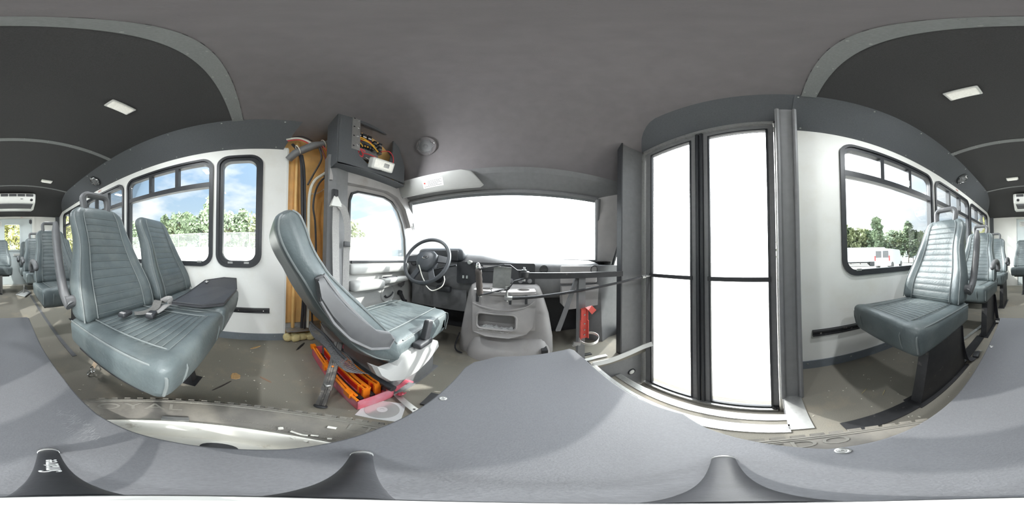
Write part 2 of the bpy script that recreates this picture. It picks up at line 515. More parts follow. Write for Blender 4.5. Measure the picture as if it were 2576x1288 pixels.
# seat rails let into the floor, seen as dark strips on the right
g = G(); g.b2((.375, -.46, .0005), (.445, -.17, .006)); g.build('floor_track', blackmetal, floor, 0)
g = G(); g.b2((.40, -1.33, .0005), (.47, -.90, .006)); g.build('floor_track', blackmetal, floor, 0)
g = G(); g.b2((-.43, -3.6, .0005), (-.40, -.95, .005)); g.build('floor_track', plas_gr, floor, 0)
g = G(); g.box((.515, -1.45, .004), (.03, .62, .008), Matrix.Rotation(-.17, 3, 'Z'))
for k in range(5): g.cyl((.515 + .17 * (-.25 + k * .125), -1.45 - .25 + k * .125, .007), (.515 + .17 * (-.25 + k * .125), -1.45 - .25 + k * .125, .011), .007, n=8)
g.build('floor_edge_strip', alu, floor, 0)

# ---- side windows: (y0, y1) of each, all between the same sill and head
ZW0, ZW1 = .650, 1.655
LW = [(-.41, -.003 - .003, 'x'), ]
left_win = [(-.378, -.006, False), (-1.412, -.408, True), (-2.455, -1.470, True), (-3.520, -2.515, True)]
right_win = [(-1.412, -.418, True), (-2.440, -1.455, True), (-3.560, -2.485, True)]
def inset(y0, y1, d, r): return rrect(y0 + d, ZW0 + d, y1 - d, ZW1 - d, r)
wl = G(); wl.prism([(-3.86, 0), (.19, 0), (.19, 1.76), (-3.86, 1.76)], 'x', XL - .05, XL, [inset(a, b, .02, .085) for a, b, _ in left_win])
wall_left = struct(wl.build('wall_left', wall_white, smooth=0))
wr = G(); wr.prism([(-3.86, 0), (-.03, 0), (-.03, 1.76), (-3.86, 1.76)], 'x', XR, XR + .05, [inset(a, b, .02, .085) for a, b, _ in right_win])
wall_right = struct(wr.build('wall_right', wall_white, smooth=0))
# thin cover strip at the front edge of the left panel and the faint horizontal joint
g = G(); g.b2((XL - .02, .182, .02), (XL + .006, .196, 1.74)); g.build('edge_strip', white_pl, wall_left, 0)
wi = 0
def side_window(y0, y1, sash, x, sgn):
    global wi
    wi += 1
    # frame ring, proud of the wall by 16 mm; sgn = +1 when the cabin lies towards +x
    g = G()
    hw = .052 if not sash else .038
    g.prism(rrect(y0, ZW0, y1, ZW1, .105, 8), 'x', x - sgn * .05, x + sgn * .016, [rrect(y0 + .024, ZW0 + .024, y1 - .024, ZW1 - .024, .085, 8)])
    g.prism(rrect(y0 + .02, ZW0 + .02, y1 - .02, ZW1 - .02, .088, 8), 'x', x - sgn * .046, x + sgn * .004, [rrect(y0 + hw, ZW0 + hw, y1 - hw, ZW1 - (.055 if sash else .06), .07, 8)])
    w = struct(g.build('window_%d' % wi, rubber, smooth=30))
    g = G()
    for k in range(2):
        yy = y0 + .12 + k * (y1 - y0 - .24)
        g.b2((x - sgn * .02, yy - .02, ZW0 + .03), (x + sgn * .008, yy + .02, ZW0 + .045))
    g.build('drain_clip', steel, w, 0)
    gx0, gx1 = x - sgn * .030, x - sgn * .026
    if not sash:
        g = G(); g.prism(rrect(y0 + .04, ZW0 + .04, y1 - .04, ZW1 - .05, .07, 6), 'x', gx0, gx1); g.build('pane', g_clear, w, 0)
        return w
    zt0, zt1 = 1.350, 1.398
    g = G(); g.b2((x - sgn * .045, y0 + .03, zt0), (x + sgn * .006, y1 - .03, zt1)); g.build('transom_bar', rubber, w, 0)
    span = (y1 - y0 - .076) / 3
    ys = [y0 + .038 + span * k for k in range(4)]
    for k in (1, 2):
        g = G(); g.b2((x - sgn * .044, ys[k] - .017, zt1), (x + sgn * .005, ys[k] + .017, ZW1 - .045)); g.build('mullion', rubber, w, 0)
    g = G(); g.b2((x + sgn * .005, ys[1] + .004, zt1 + .015), (x + sgn * .014, ys[1] + .018, zt1 + .075)); g.build('window_latch', plas_dk, w, 0)
    for k in range(3):
        g = G(); g.b2((gx0, ys[k] + .005, zt1 - .01), (gx1, ys[k + 1] - .005, ZW1 - .045)); g.build('pane', g_clear, w, 0)
    g = G(); g.prism(rrect(y0 + .03, ZW0 + .03, y1 - .03, zt0 + .01, .05, 4), 'x', gx0, gx1); g.build('pane', g_clear, w, 0)
    return w
for a, b, sh in left_win: side_window(a, b, sh, XL, 1)
for a, b, sh in right_win: side_window(a, b, sh, XR, -1)

for nm, x0, x1, y1 in (('baseboard_left', XL, XL + .007, .19), ('baseboard_right', XR - .007, XR, -.10)):
    g = G(); g.prism([(x0, 0), (x1 if x0 == XL else x0, 0), (x1, .068), (x0, .068)] if x0 == XL else [(x0, 0), (x1, 0), (x1, .068), (x0, .068)], 'y', -3.83, y1)
    b = struct(g.build(nm, base_grey, smooth=0))
    xx0 = x1 if x0 == XL else x0
    for k in range(8):
        yy = y1 - .08 - k * .28
        g = G(); g.lathe([(.006, 0), (.005, .003), (0, .004)], (xx0, yy, .045), (1 if x0 == XL else -1, 0, 0), 10); g.build('screw', steel, b)

# ---- coves
def cove(nm, xa, za, xb, zb, y0, y1a, y1b):
    d = V((zb - za, 0, -(xb - xa))).normalized() * .02
    if (xb > xa) : d = -d if d.z < 0 else d
    if d.z < 0: d = -d
    a = V((xa, 0, za)); b = V((xb, 0, zb))
    def loop(ya, yb):
        return [a + V((0, ya, 0)), b + V((0, yb, 0)), b + d + V((0, yb, 0)), a + d + V((0, ya, 0))]
    g = G(); g.loft([loop(y0, y0), loop(y1a, y1b)])
    t = struct(g.build(nm, cove_dark, smooth=0))
    n = -d.normalized()
    k = 0
    yy = y1a - .06
    while yy > -3.0:
        for f in (.07, .93):
            p = a.lerp(b, f) + V((0, yy + (.04 if f > .5 else 0), 0))
            g = G(); g.lathe([(.0065, 0), (.005, .003), (0, .0035)], p, n, 10); g.build('screw', steel, t)
        yy -= .42
    return t
cove('trim_1', XL, 1.735, -1.0635, 1.912, -3.83, .15, .245)
cove('trim_2', XR, 1.735, .7135, 1.912, -3.83, -.11, -.11)
g = G(); g.prism([(.95, 1.755), (.7135, 1.912), (.7135, 1.94), (1.0, 1.94), (1.0, 1.755)], 'y', -.11, 1.20)
struct(g.build('trim_3', cove_dark, smooth=0))

# ---- ceiling
g = G(); g.grid(lambda u, v: (-1.10 + 1.85 * u, -2.76 + 2.62 * v, arch(-1.10 + 1.85 * u)), 28, 2, (0, 0, .03))
ceiling = struct(g.build('ceiling', ceil_dark, smooth=60))
def capf(u, v):
    x = -1.34 + 2.34 * u
    z = arch(x)
    if v < .4:
        return (x, -.15 + (.62 + .15) * v / .4, z)
    a = (v - .4) / .6 * PI / 2
    return (x, .62 + .5 * math.sin(a), 1.43 + (z - 1.43) * math.cos(a))
g = G(); g.grid(capf, 28, 24, (0, .01, .03)); g.build('front_headliner', cap_glare_grey, ceiling, 60)
def rearf(u, v):
    x = -1.34 + 2.33 * u
    t = v
    z = arch(x) * (1 - t) + 1.635 * t + .06 * math.sin(PI * t)
    return (x, -2.74 - 1.11 * t, z)
g = G(); g.grid(rearf, 28, 14, (0, .0, .03)); g.build('rear_headliner', ceil_dark, ceiling, 60)
for yc, w in ((-.178, .072), (-1.437, .05), (-2.735, .045)):
    g = G(); g.grid(lambda u, v: (-1.07 + 1.79 * u, yc - w / 2 + w * v, arch(-1.07 + 1.79 * u) - .006), 28, 1, (0, 0, .005))
    g.build('ceiling_strip', rib_grey, ceiling, 60)
    for k in range(9):
        x = -1.04 + k * .215
        for e in (-1, 1):
            g = G(); g.lathe([(.0045, 0), (.004, .002), (0, .0028)], (x, yc + e * w * .36, arch(x) - .006), (0, 0, -1), 8); g.build('rivet', steel, ceiling)

# ---- rear wall and rear door
RD = (-.62, .31)
g = G(); g.prism([(-1.36, -.05), (1.0, -.05), (1.0, 1.68), (-1.36, 1.68)], 'y', YR - .05, YR, [rrect(-.325, .84, .035, 1.445, .03)])
wall_rear = struct(g.build('wall_rear', rear_white, smooth=0))
g = G(); g.b2((XL, YR, 0), (XL + .10, YR + .02, 1.70)); g.build('corner_post', cove_dark, wall_rear, 0)
g = G(); g.b2((XR - .09, YR, 0), (XR, YR + .02, 1.70)); g.build('corner_post', cove_dark, wall_rear, 0)
g = G(); g.prism([(RD[0], .03), (RD[1], .03), (RD[1], 1.58), (RD[0], 1.58)], 'y', YR + .001, YR + .022, [rrect(-.325, .84, .035, 1.445, .03)])
door2 = struct(g.build('door_2', rear_blue, smooth=0))
g = G(); g.prism([(RD[0] - .05, .0), (RD[1] + .05, 0), (RD[1] + .05, 1.625), (RD[0] - .05, 1.625)], 'y', YR + .001, YR + .035, [[(RD[0], .02), (RD[1], .02), (RD[1], 1.59), (RD[0], 1.59)]]); g.build('door_frame', rear_white, door2, 0)
g = G(); g.prism(rrect(-.355, .81, .065, 1.475, .05), 'y', YR + .02, YR + .034, [rrect(-.32, .845, .03, 1.44, .03)]); g.build('window_frame', rear_blue, door2, 30)
g = G(); g.b2((-.33, YR - .03, .835), (.04, YR - .026, 1.45)); g.build('pane', g_clear, door2, 0)
g = G(); g.b2((-.52, YR + .022, .70), (-.16, YR + .05, .76)); g.cyl((-.5, YR + .05, .73), (-.18, YR + .05, .73), .012); g.build('push_bar', white_pl, door2, 30)
g = G(); g.b2((RD[0] + .01, YR + .02, 1.47), (RD[0] + .07, YR + .04, 1.55)); g.cyl((RD[0] + .04, YR + .03, 1.45), (RD[0] + .04, YR + .03, 1.57), .008); g.build('door_hinge', plas_dk, door2, 30)
g = G(); g.b2((RD[0] + .01, YR + .02, .30), (RD[0] + .07, YR + .04, .38)); g.build('door_hinge', plas_dk, door2, 0)
g = G(); g.b2((.10, YR + .023, 1.40), (.24, YR + .025, 1.52)); lab = g.build('door_label', paper, door2, 0)
for z, x1 in ((1.50, .22), (1.48, .20), (1.46, .22), (1.43, .19)):
    g = G(); g.b2((.12, YR + .025, z), (x1, YR + .0256, z + .006)); g.build('print_line', ink, lab, 0)
g = G(); g.b2((-.44, YR + .036, 1.60), (-.30, YR + .038, 1.625)); lab = g.build('exit_label', paper, door2, 0)
text('label_print', 'EXIT', .024, frame_mtx((-.37, YR + .0392, 1.6125), (1, 0, 0), (0, 0, 1)), inkr, lab)

# ---- entry side: columns, stepwell front panel, cab right side, entry door
g = G(); g.prism([(.68, 0), (.68, 1.66), (.80, 1.80), (1.0, 1.80), (1.0, 0)], 'y', -.098, -.025)
c = struct(g.build('trim_4', plas_gr, smooth=0))
g = G(); g.tube([(.672, -.098, .0), (.672, -.098, 1.65)], .010, 8); g.tube([(.672, -.025, 0), (.672, -.025, 1.65)], .010, 8); g.build('edge_bead', plas_gr, c)
g = G(); g.prism([(.70, -.5), (.70, 1.93), (1.0, 1.93), (1.0, -.5)], 'y', .955, .995)
c = struct(g.build('trim_5', plas_gr, smooth=0))
g = G(); g.prism([(.46, -.5), (.46, -.02), (.72, -.02), (.72, -.5)], 'y', .94, .97); g.build('stepwell_front', plas_gr, c, 0)
g = G(); g.b2((.69, .945, -.02), (.70, 1.0, 1.93)); g.build('edge_bead', plas_dk, c, 0)
# white jamb angle at the rear edge and dark jamb at the front
g = G(); g.b2((.90, -.028, -.46), (.93, -.012, 1.79)); g.b2((.90, .935, -.46), (.94, .955, 1.79)); g.b2((.90, -.02, 1.76), (.96, .95, 1.79))
struct(g.build('trim_6', alu, smooth=0))
g = G(); g.prism([(.99, -.5), (1.66, -.5), (1.66, .80), (1.46, .80), (1.22, 1.32), (1.22, 1.94), (.99, 1.94)], 'x', .93, .96, [rrect(1.10, .07, 1.46, .86, .05)])
wcr = struct(g.build('wall_cab_right', plas_gr, smooth=0))
g = G(); g.prism([(1.08, .05), (1.48, .05), (1.48, .62), (1.33, .90), (1.08, .90)], 'x', .915, .93, [[(1.11, .08), (1.45, .08), (1.45, .60), (1.32, .865), (1.11, .865)]])
w = struct(g.build('window_8', rubber, smooth=0))
g = G(); g.b2((.935, 1.09, .06), (.938, 1.47, .87)); g.build('pane', g_clear, w, 0)
g = G(); g.b2((.912, 1.09, .05), (.925, 1.47, .062)); g.build('sill_flange', alu, w, 0)

dr = bpy.data.objects.new('door_1', None); COL.objects.link(dr); dr.location = (.93, .45, -.45); OFF[dr] = V(dr.location); struct(dr)
DX0, DX1 = .925, .950
for (y0, y1, p0, p1) in ((-.010, .425, .030, .388), (.478, .93, .518, .868)):
    g = G()
    g.prism([(y0, -.45), (y1, -.45), (y1, 1.76), (y0, 1.76)], 'x', DX0, DX1, [[(p0, -.405), (p1, -.405), (p1, 1.715), (p0, 1.715)]])
    lf = g.build('door_leaf', plas_gr, dr, 0)
    g = G()
    for q in (p0, p1): g.b2((DX0 - .006, q - .006, -.41), (DX0 + .01, q + .006, 1.72))
    g.b2((DX0 - .006, p0, -.41), (DX0 + .01, p1, -.398)); g.b2((DX0 - .006, p0, 1.708), (DX0 + .01, p1, 1.72)); g.build('glazing_rubber', rubber, lf, 0)
    g = G(); g.b2((DX0 - .014, p0 - .01, .642), (DX1, p1 + .01, .668)); g.build('cross_bar', plas_dk, lf, 0)
    g = G(); g.b2((DX0 + .012, p0, -.405), (DX0 + .016, p1, .645)); g.build('pane', g_door, lf, 0)
    g = G(); g.b2((DX0 + .012, p0, .665), (DX0 + .016, p1, 1.715)); g.build('pane', g_door, lf, 0)
g = G(); g.tube([(DX0 - .004, .437, -.45), (DX0 - .004, .437, 1.76)], .014, 8); g.build('door_edge_seal', rubber, dr)
g = G(); g.tube([(DX0 - .004, .467, -.45), (DX0 - .004, .467, 1.76)], .014, 8); g.build('door_edge_seal', rubber, dr)
g = G(); g.b2((DX0 + .004, .425, -.45), (DX1 + .004, .48, 1.76)); g.build('door_edge_seal', rubber, dr, 0)
g = G(); g.b2((DX0 - .03, .0, -.44), (DX0 - .005, .93, -.415)); g.build('door_sill', alu, dr, 0)
g = G(); g.b2((DX0 - .02, -.005, -.43), (DX0 + .0, .03, -.39)); g.cyl((DX0 - .03, .012, -.41), (DX0 + .0, .012, -.41), .008); g.build('door_pivot', blackmetal, dr, 0)

# ---- driver's side: open body wall behind the cab, pillar, door, windscreen
g = G(); g.prism([(.10, -.05), (.575, -.05), (.575, 1.95), (.10, 1.95)], 'x', -1.37, -1.335)
wt = struct(g.build('wall_body_left', tan, smooth=0))
g = G(); g.prism([(-1.36, -.05), (-1.05, -.05), (-1.05, 1.95), (-1.36, 1.95)], 'y', .545, .575); g.build('body_bulkhead', tan, wt, 0)
g = G(); g.tube(spline([(-1.333, .26, .0), (-1.325, .262, .6), (-1.325, .264, 1.2), (-1.33, .27, 1.86)], 6), .032, 8, flat=(.6, 1)); g.build('fibreglass_rib', tan, wt)
g = G(); g.prism([(-1.33, .105), (-1.24, .105), (-1.24, .118), (-1.318, .118), (-1.318, .16), (-1.33, .16)], 'y', .20, .50); g.build('sill_channel', steel, wt, 0)
g = G(); g.b2((-1.333, .195, 1.07), (-1.318, .30, 1.10)); g.build('joint_bead', foam, wt, 0)
for i in range(5):
    y = .215 + i * .062
    g = G(); g.rbox((-1.285 + .012 * (i % 2), y, .035), (.07, .075 + .012 * (i % 3), .075), .03, k=3, deform=lambda p, i=i: p + mnoise.noise_vector(p * 26 + V((i * 3, 0, 0))) * .010)
    g.build('foam_lump', foam, wt, 60)
# cab side plate and pillar
dwin = [(.592, .712), (1.252, .712), (1.236, .93), (1.19, 1.08), (1.12, 1.20), (1.03, 1.275), (.93, 1.296), (.66, 1.276), (.61, 1.25), (.592, 1.19)]
g = G(); g.prism([(.43, -.05), (1.66, -.05), (1.66, .80), (1.30, 1.33), (1.30, 1.45), (1.08, 1.95), (.43, 1.95)], 'x', -1.06, -1.035, [dwin])
wcl = struct(g.build('wall_cab_left', plas_md, smooth=0))
g = G(); g.prism([(-1.335, -.05), (-1.335, 1.9), (-1.2, 1.9), (-1.2, -.05)], 'y', .576, .584); g.build('pillar_back', plas_gr, wcl, 0)
g = G()
g.loft([[V((-1.07, .415, z)), V((-.985 - .02 * b, .405 + .012 * b, z)), V((-.965, .46, z)), V((-.985, .555, z)), V((-1.04, .575, z))] for z, b in ((0, 0), (.35, .3), (.9, 1), (1.25, 1.2), (1.40, .4), (1.52, 0))])
g.build('door_pillar_trim', plas_gr, wcl, 40)
g = G(); g.prism([(.42, 1.30), (.62, 1.31), (.93, 1.335), (1.06, 1.31), (1.17, 1.22), (1.26, 1.05), (1.32, 1.15), (1.24, 1.32), (1.12, 1.42), (.9, 1.46), (.42, 1.42)], 'x', -1.035, -.985); g.build('door_header_trim', plas_md, wcl, 40)
g = G(); g.prism([(y + (.0), z) for y, z in dwin], 'x', -1.040, -1.022, [[(.92 + (y - .92) * .955, 1.0 + (z - 1.0) * .945) for y, z in dwin]])
w9 = struct(g.build('window_9', rubber, smooth=30))
g = G(); g.prism([(.92 + (y - .92) * .99, 1.0 + (z - 1.0) * .985) for y, z in dwin], 'x', -1.05, -1.046); g.build('pane', g_clear, w9, 0)

# driver's door trim
g = G()
g.prism([(.575, .08), (1.24, .08), (1.27, .40), (1.265, .705), (.575, .705)], 'x', -1.036, -1.010)
d3 = struct(g.build('door_3', plas_lt, smooth=0))
g = G(); g.rbox((-1.0, .915, .665), (.07, .66, .08), .03); g.build('door_top_rail', plas_lt, d3, 50)
g = G(); g.rbox((-.972, .735, .545), (.11, .30, .075), .03); g.build('armrest_pad', plas_lt, d3, 50)
g = G(); g.rbox((-.978, 1.03, .562), (.095, .30, .05), .022); ah = g.build('switch_panel', plas_lt, d3, 50)
g = G(); g.rbox((-.975, .98, .588), (.045, .14, .012), .005); g.build('pull_cup', plas_dk, ah, 50)
g = G(); g.tube([( -1.004, .58, .495), (-.985, .8, .50), (-.985, 1.0, .523), (-1.0, 1.24, .548)], .016, 8); g.build('trim_ridge', plas_lt, d3)
g = G(); g.lathe([(.085, 0), (.08, .010), (.072, .012), (.066, .004), (.0, .0)], (-1.010, .99, .435), (1, 0, 0), 28); hc = g.build('handle_cup', plas_lt, d3, 50)
g = G(); g.tube(spline([(-1.0, .945, .425), (-.985, .955, .412), (-.982, 1.0, .425), (-.985, 1.03, .447)], 5), .008, 8, flat=(1.5, .7)); g.build('door_handle', plas_dk, hc)
g = G(); g.cyl((-1.012, 1.135, .425), (-.985, 1.135, .425), .024); g.tube([(-.99, 1.135, .425), (-.98, 1.175, .345)], [.017, .014], 8); g.cyl((-.99, 1.178, .342), (-.955, 1.178, .342), .014); g.build('window_crank', plas_dk, d3, 40)
g = G(); g.lathe([(.062, 0), (.062, .003), (0, .004)], (-1.010, 1.16, .53), (1, 0, 0), 24); sg = g.build('speaker_grille', plas_md, d3, 50)
g = G()
for i in range(-5, 6):
    for j in range(-5, 6):
        if i * i + j * j < 27: g.b2((-1.0068, 1.16 + i * .0105 - .0034, .53 + j * .0105 - .0034), (-1.0045, 1.16 + i * .0105 + .0034, .53 + j * .0105 + .0034))
g.build('grille_holes', plas_dk, sg, 0, kind='stuff')
g = G(); g.cyl((-1.02, .625, .705), (-1.02, .625, .728), .006, .004, 8); g.build('lock_pin', plas_dk, d3)

# windscreen
WT = (V((-.97, 1.22, 1.31)), V((.64, 1.22, 1.31))); WB = (V((-1.16, 1.58, .762)), V((.83, 1.58, .762)))
g = G(); g.add([WT[0], WT[1], WB[1], WB[0]] + [p + V((0, .004, .004)) for p in (WT[0], WT[1], WB[1], WB[0])], [(0, 1, 2, 3), (7, 6, 5, 4), (0, 4, 5, 1), (1, 5, 6, 2), (2, 6, 7, 3), (3, 7, 4, 0)])
g2 = G()
def bar(a, b, r): g2.tube([a, b], r, 8)
bar(WT[0], WT[1], .016); bar(WB[0], WB[1], .012); bar(WT[0], WB[0], .024); bar(WT[1], WB[1], .024)
w10 = struct(g2.build('window_10', plas_gr))  # frame grey instead of black rubber, imitating glare that hides its dark edge
g.build('pane', g_clear, w10, 0)
g = G(); g.loft([[V((-.965, 1.19, 1.36)), V((-.99, 1.26, 1.30)), V((-1.06, 1.24, 1.30)), V((-1.06, 1.15, 1.40))], [V((-1.09, 1.50, .77)), V((-1.13, 1.62, .77)), V((-1.20, 1.60, .77)), V((-1.10, 1.40, .77))]]); struct(g.build('trim_7', plas_lt, smooth=40))
g = G(); g.loft([[V((.63, 1.20, 1.36)), V((.66, 1.27, 1.28)), V((.95, 1.24, 1.28)), V((.95, 1.12, 1.38))], [V((.74, 1.40, .95)), V((.79, 1.48, .92)), V((.95, 1.44, .92)), V((.95, 1.30, .95))], [V((.80, 1.52, .76)), V((.85, 1.62, .74)), V((.95, 1.60, .74)), V((.95, 1.40, .76))]]); struct(g.build('trim_8', plas_md, smooth=40))
g = G(); g.prism([(1.08, 1.455), (1.10, 1.415), (1.20, 1.335), (1.26, 1.285), (1.27, 1.31), (1.15, 1.47)], 'x', -1.06, .95); struct(g.build('trim_9', plas_gr, smooth=0))
g = G(); g.b2((-1.36, 1.60, -.05), (1.0, 1.66, .76)); struct(g.build('wall_front', plas_dk, smooth=0))
# kick panels beside the engine cover
g = G(); g.loft([[V((.60, 1.32, z)), V((.70, 1.22 + .02 * k, z)), V((.80, 1.28, z)), V((.925, 1.30, z)), V((.925, 1.6, z)), V((.6, 1.6, z))] for k, z in ((0, 0), (1, .2), (2, .5), (2, .72))]); struct(g.build('trim_10', plas_gr, smooth=50))

# ================================================================ WHEEL, BOARD, TRIPOD
WC = V((-.063, -.071, 0))
wheel = thing('spare_wheel', 'dusty tyre on a white steel wheel lying flat on the floor under the grey board', 'wheel', WC)
g = G()
prof = [(.238, .192), (.245, .199), (.262, .203), (.295, .2065), (.330, .2045), (.352, .198), (.360, .192), (.3615, .185), (.366, .180), (.3665, .165), (.3665, .040), (.36, .02), (.34, .004), (.30, 0), (.25, .006), (.238, .014), (.232, .10)]
g.lathe(prof, WC, (0, 0, 1), 96, closed=True)
tyre = g.build('tyre', tire_m, wheel, 40)
NB = 62
blk = None
for i in range(NB):
    a = 2 * PI * i / NB
    c = V((math.cos(a), math.sin(a), 0)); t = V((-c.y, c.x, 0))
    R3 = Matrix((c, t, V((0, 0, 1)))).transposed()
    g = G()
    g.box(WC + c * .3675 + V((0, 0, .165)) + t * .001, (.016, .0285, .034), R3)
    g.box(WC + c * .364 + V((0, 0, .188)) + t * .006, (.010, .017, .010), R3)
    g.box(WC + c * .3675 + V((0, 0, .105)), (.012, .030, .065), R3)
    g.build('tread_block', tire_m, tyre, 0)
def ring(r, z, n=96): return [WC + V((r * math.cos(2 * PI * i / n), r * math.sin(2 * PI * i / n), z)) for i in range(n)]
g = G(); g.tube(ring(.343, .2015), .0022, 6, closed=True); g.tube(ring(.352, .1985), .002, 6, closed=True); g.tube(ring(.250, .2015), .002, 6, closed=True); g.build('sidewall_bead', tire_l, tyre)
def arctext(body, size, r, a_mid, mat, extr=.0012, z=.2056, adv=1.0):
    # letters read from outside the wheel, tops towards the tread when flip is False
    def bend(p):
        a = a_mid - p.x / r * adv
        rr = r + p.y
        return (math.cos(a) * rr, math.sin(a) * rr, z + p.z)
    m = Matrix.Translation(WC)
    return text('lettering', body, size, m, mat, tyre, extr, 0, 1.1, bend)
def ang(x, y): return math.atan2(y - WC.y, x - WC.x)
# big raised brand lettering; its last four letters show left of the seat
arctext('UNIROYAL', .042, .311, ang(-.215, -.345), tire_l, adv=1.95)
arctext('LOAD RANGE E   LT225/75R16   MAX LOAD SINGLE', .011, .272, ang(-.30, .05), tire_l, .0008, .2042)
arctext('TREAD 5 PLIES   SIDEWALL 2 PLIES POLYESTER', .010, .258, ang(-.26, .12), tire_l, .0008, .2030)
arctext('LT', .036, .318, ang(-.245, .185), tire_l, adv=1.5)
arctext('LAREDO', .040, .322, ang(.27, .02), tire_l, adv=1.6)
arctext('RADIAL TUBELESS', .011, .272, ang(-.18, -.36), tire_l, .0008, .2042)
g = G()
g.lathe([(.243, .200), (.245, .206), (.241, .2085), (.236, .206), (.231, .198), (.222, .188), (.212, .176), (.206, .166), (.200, .162), (.194, .163), (.190, .172), (.185, .184), (.176, .1875), (.150, .187), (.110, .184), (.075, .178), (.07, .165), (.06, .160), (.055, .150), (.052, .14), (.05, .10), (.19, .095), (.225, .06), (.240, .02), (.244, .012), (.24, .19)], WC, (0, 0, 1), 72, closed=True)
rim = g.build('rim', rim_m, wheel, 40)
for i in range(8):
    a = ang(-.240, -.052) + i * PI / 4
    c = WC + V((math.cos(a) * .158, math.sin(a) * .158, .1865))
    R3 = Matrix.Rotation(a, 3, 'Z')
    g = G()
    loop = [c + R3 @ V((math.cos(2 * PI * k / 20) * .018, math.sin(2 * PI * k / 20) * .030, .0)) for k in range(20)]
    g.add([p + V((0, 0, .0025)) for p in loop] + [p - V((0, 0, .01)) for p in loop], [tuple(range(20)), tuple(range(39, 19, -1))] + [(k, (k + 1) % 20, 20 + (k + 1) % 20, 20 + k) for k in range(20)])
    g.build('hand_hole', plas_dk, rim, 0)
for i in range(8):
    a = i * PI / 4 + .2
    g = G(); g.lathe([(.009, 0), (.009, .004), (0, .005)], WC + V((math.cos(a) * .105, math.sin(a) * .105, .183)), (0, 0, 1), 10); g.build('bolt_hole', plas_dk, rim)
g = G(); g.box((WC.x - .231, WC.y - .10, .2075), (.014, .06, .012), Matrix.Rotation(.42, 3, 'Z')); g.build('balance_weight', steel, rim, 0)

BOARD = [(.24, -1.24), (-.145, -1.245), (-.163, -1.22), (-.166, -.79), (-.180, -.50), (-.178, -.29), (-.185, -.19), (-.194, -.118), (-.200, -.032), (-.200, .039), (-.207, .104), (-.215, .202), (-.213, .305), (-.208, .433), (-.200, .62), (-.178, .680), (-.088, .755), (.10, .782), (.270, .815), (.290, .79), (.304, .673), (.309, .47), (.314, .294), (.321, .202), (.286, .129), (.258, .05), (.232, -.019), (.214, -.061), (.209, -.131), (.208, -.223), (.208, -.382), (.222, -.75), (.236, -1.11)]
bc = V((.03, -.1, .21))
board = thing('covered_board', 'long grey vinyl covered board laid across the tyre under the tripod', 'board', bc)
n = len(BOARD)
def bl(s, z):
    cx = sum(p[0] for p in BOARD) / n; cy = sum(p[1] for p in BOARD) / n
    o = []
    for i, (x, y) in enumerate(BOARD):
        a = V((*BOARD[i - 1], 0)); b = V((*BOARD[(i + 1) % n], 0)); t = (b - a).normalized(); nn = V((-t.y, t.x, 0))
        if nn.dot(V((cx - x, cy - y, 0))) < 0: nn = -nn
        o.append(V((x, y, z)) + nn * s)
    return o
g = G(); g.loft([bl(.004, .212), bl(0, .217), bl(0, .243), bl(.002, .2485), bl(.007, .2505)])
g.build('panel', board_m, board, 50)
for x, y in ((-.185, .40), (.198, -.075), (.205, -.79)):
    g = G(); g.lathe([(.0115, 0), (.011, .002), (.0085, .0035), (.008, .002), (.0055, .0015), (.005, .0028), (.0025, .0028), (.002, .0008), (0, .0008)], (x, y, .2503), (0, 0, 1), 20)
    g.build('screw', steel, board)
# shoe scuff made of thin dust smears
sc = M('dust scuff', (.19, .194, .20), .9, var=.15, vscale=60)
g = G(); rr = random.Random(3)
for i in range(70):
    a = rr.uniform(0, 2 * PI); q = rr.random() ** .5
    x = -.115 + math.cos(a) * q * .022; y = -.27 + math.sin(a) * q * .075
    l = rr.uniform(.008, .018); th = rr.choice((.5, .56, -.35)) 
    g.box((x, y, .2508), (l, .0011, .0004), Matrix.Rotation(th, 3, 'Z'))
g.build('shoe_scuff', sc, board, 0, kind='stuff')

TC = V((.0, .0, .25))
tri = thing('camera_tripod', 'small black folding tripod standing on the grey board', 'tripod', TC)
hub = V((0, 0, .455))
g = G(); g.lathe([(.0, .415), (.024, .42), (.026, .43), (.026, .446), (.023, .452), (.018, .455)], (0, 0, 0), (0, 0, 1), 32); g.build('hub', plas_dk, tri)
g = G(); g.lathe([(.0225, .4515), (.0235, .456), (.022, .459), (.014, .460), (.0115, .463), (.0105, .54), (.008, .60), (.0, .60)], (0, 0, 0), (0, 0, 1), 32); g.build('mount_plate', white_pl, tri)
for i, px in enumerate((105, 938, 1808)):
    az = (px - 1303.5) / 410.0
    d = V((math.sin(az), math.cos(az), 0))
    t = V((d.y, -d.x, 0))
    a = d * .188 + V((0, 0, .258)); b = d * .020 + V((0, 0, .438))
    ax = (b - a).normalized(); nn = t.cross(ax)
    if nn.z < 0: nn = -nn
    loops = []
    for f, w, h in ((0, .0105, .008), (.03, .0125, .0095), (.5, .0125, .011), (.85, .013, .012), (1, .012, .012)):
        p = a.lerp(b, f)
        loops.append([p + t * w * math.cos(2 * PI * k / 16) + nn * h * math.sin(2 * PI * k / 16) for k in range(16)])
    g = G(); g.loft(loops); leg = g.build('leg', plas_dk, tri, 50)
    g = G(); p = a.lerp(b, .035)
    g.tube([p - ax * .004, p + ax * .003], [.0136, .0134], 16); g.build('leg_ring', alu, leg)
    g = G(); g.lathe([(.013, .250), (.0135, .256), (.010, .264), (0, .266)], (a.x, a.y, 0), (0, 0, 1), 16); g.build('rubber_foot', rubber, leg)
    if i == 0:
        p = a.lerp(b, .50) + nn * .0114
        text('lettering', 'Smatree', .021, frame_mtx(p, -ax, -t if False else nn.cross(-ax)), whiteprint, leg, .0004)

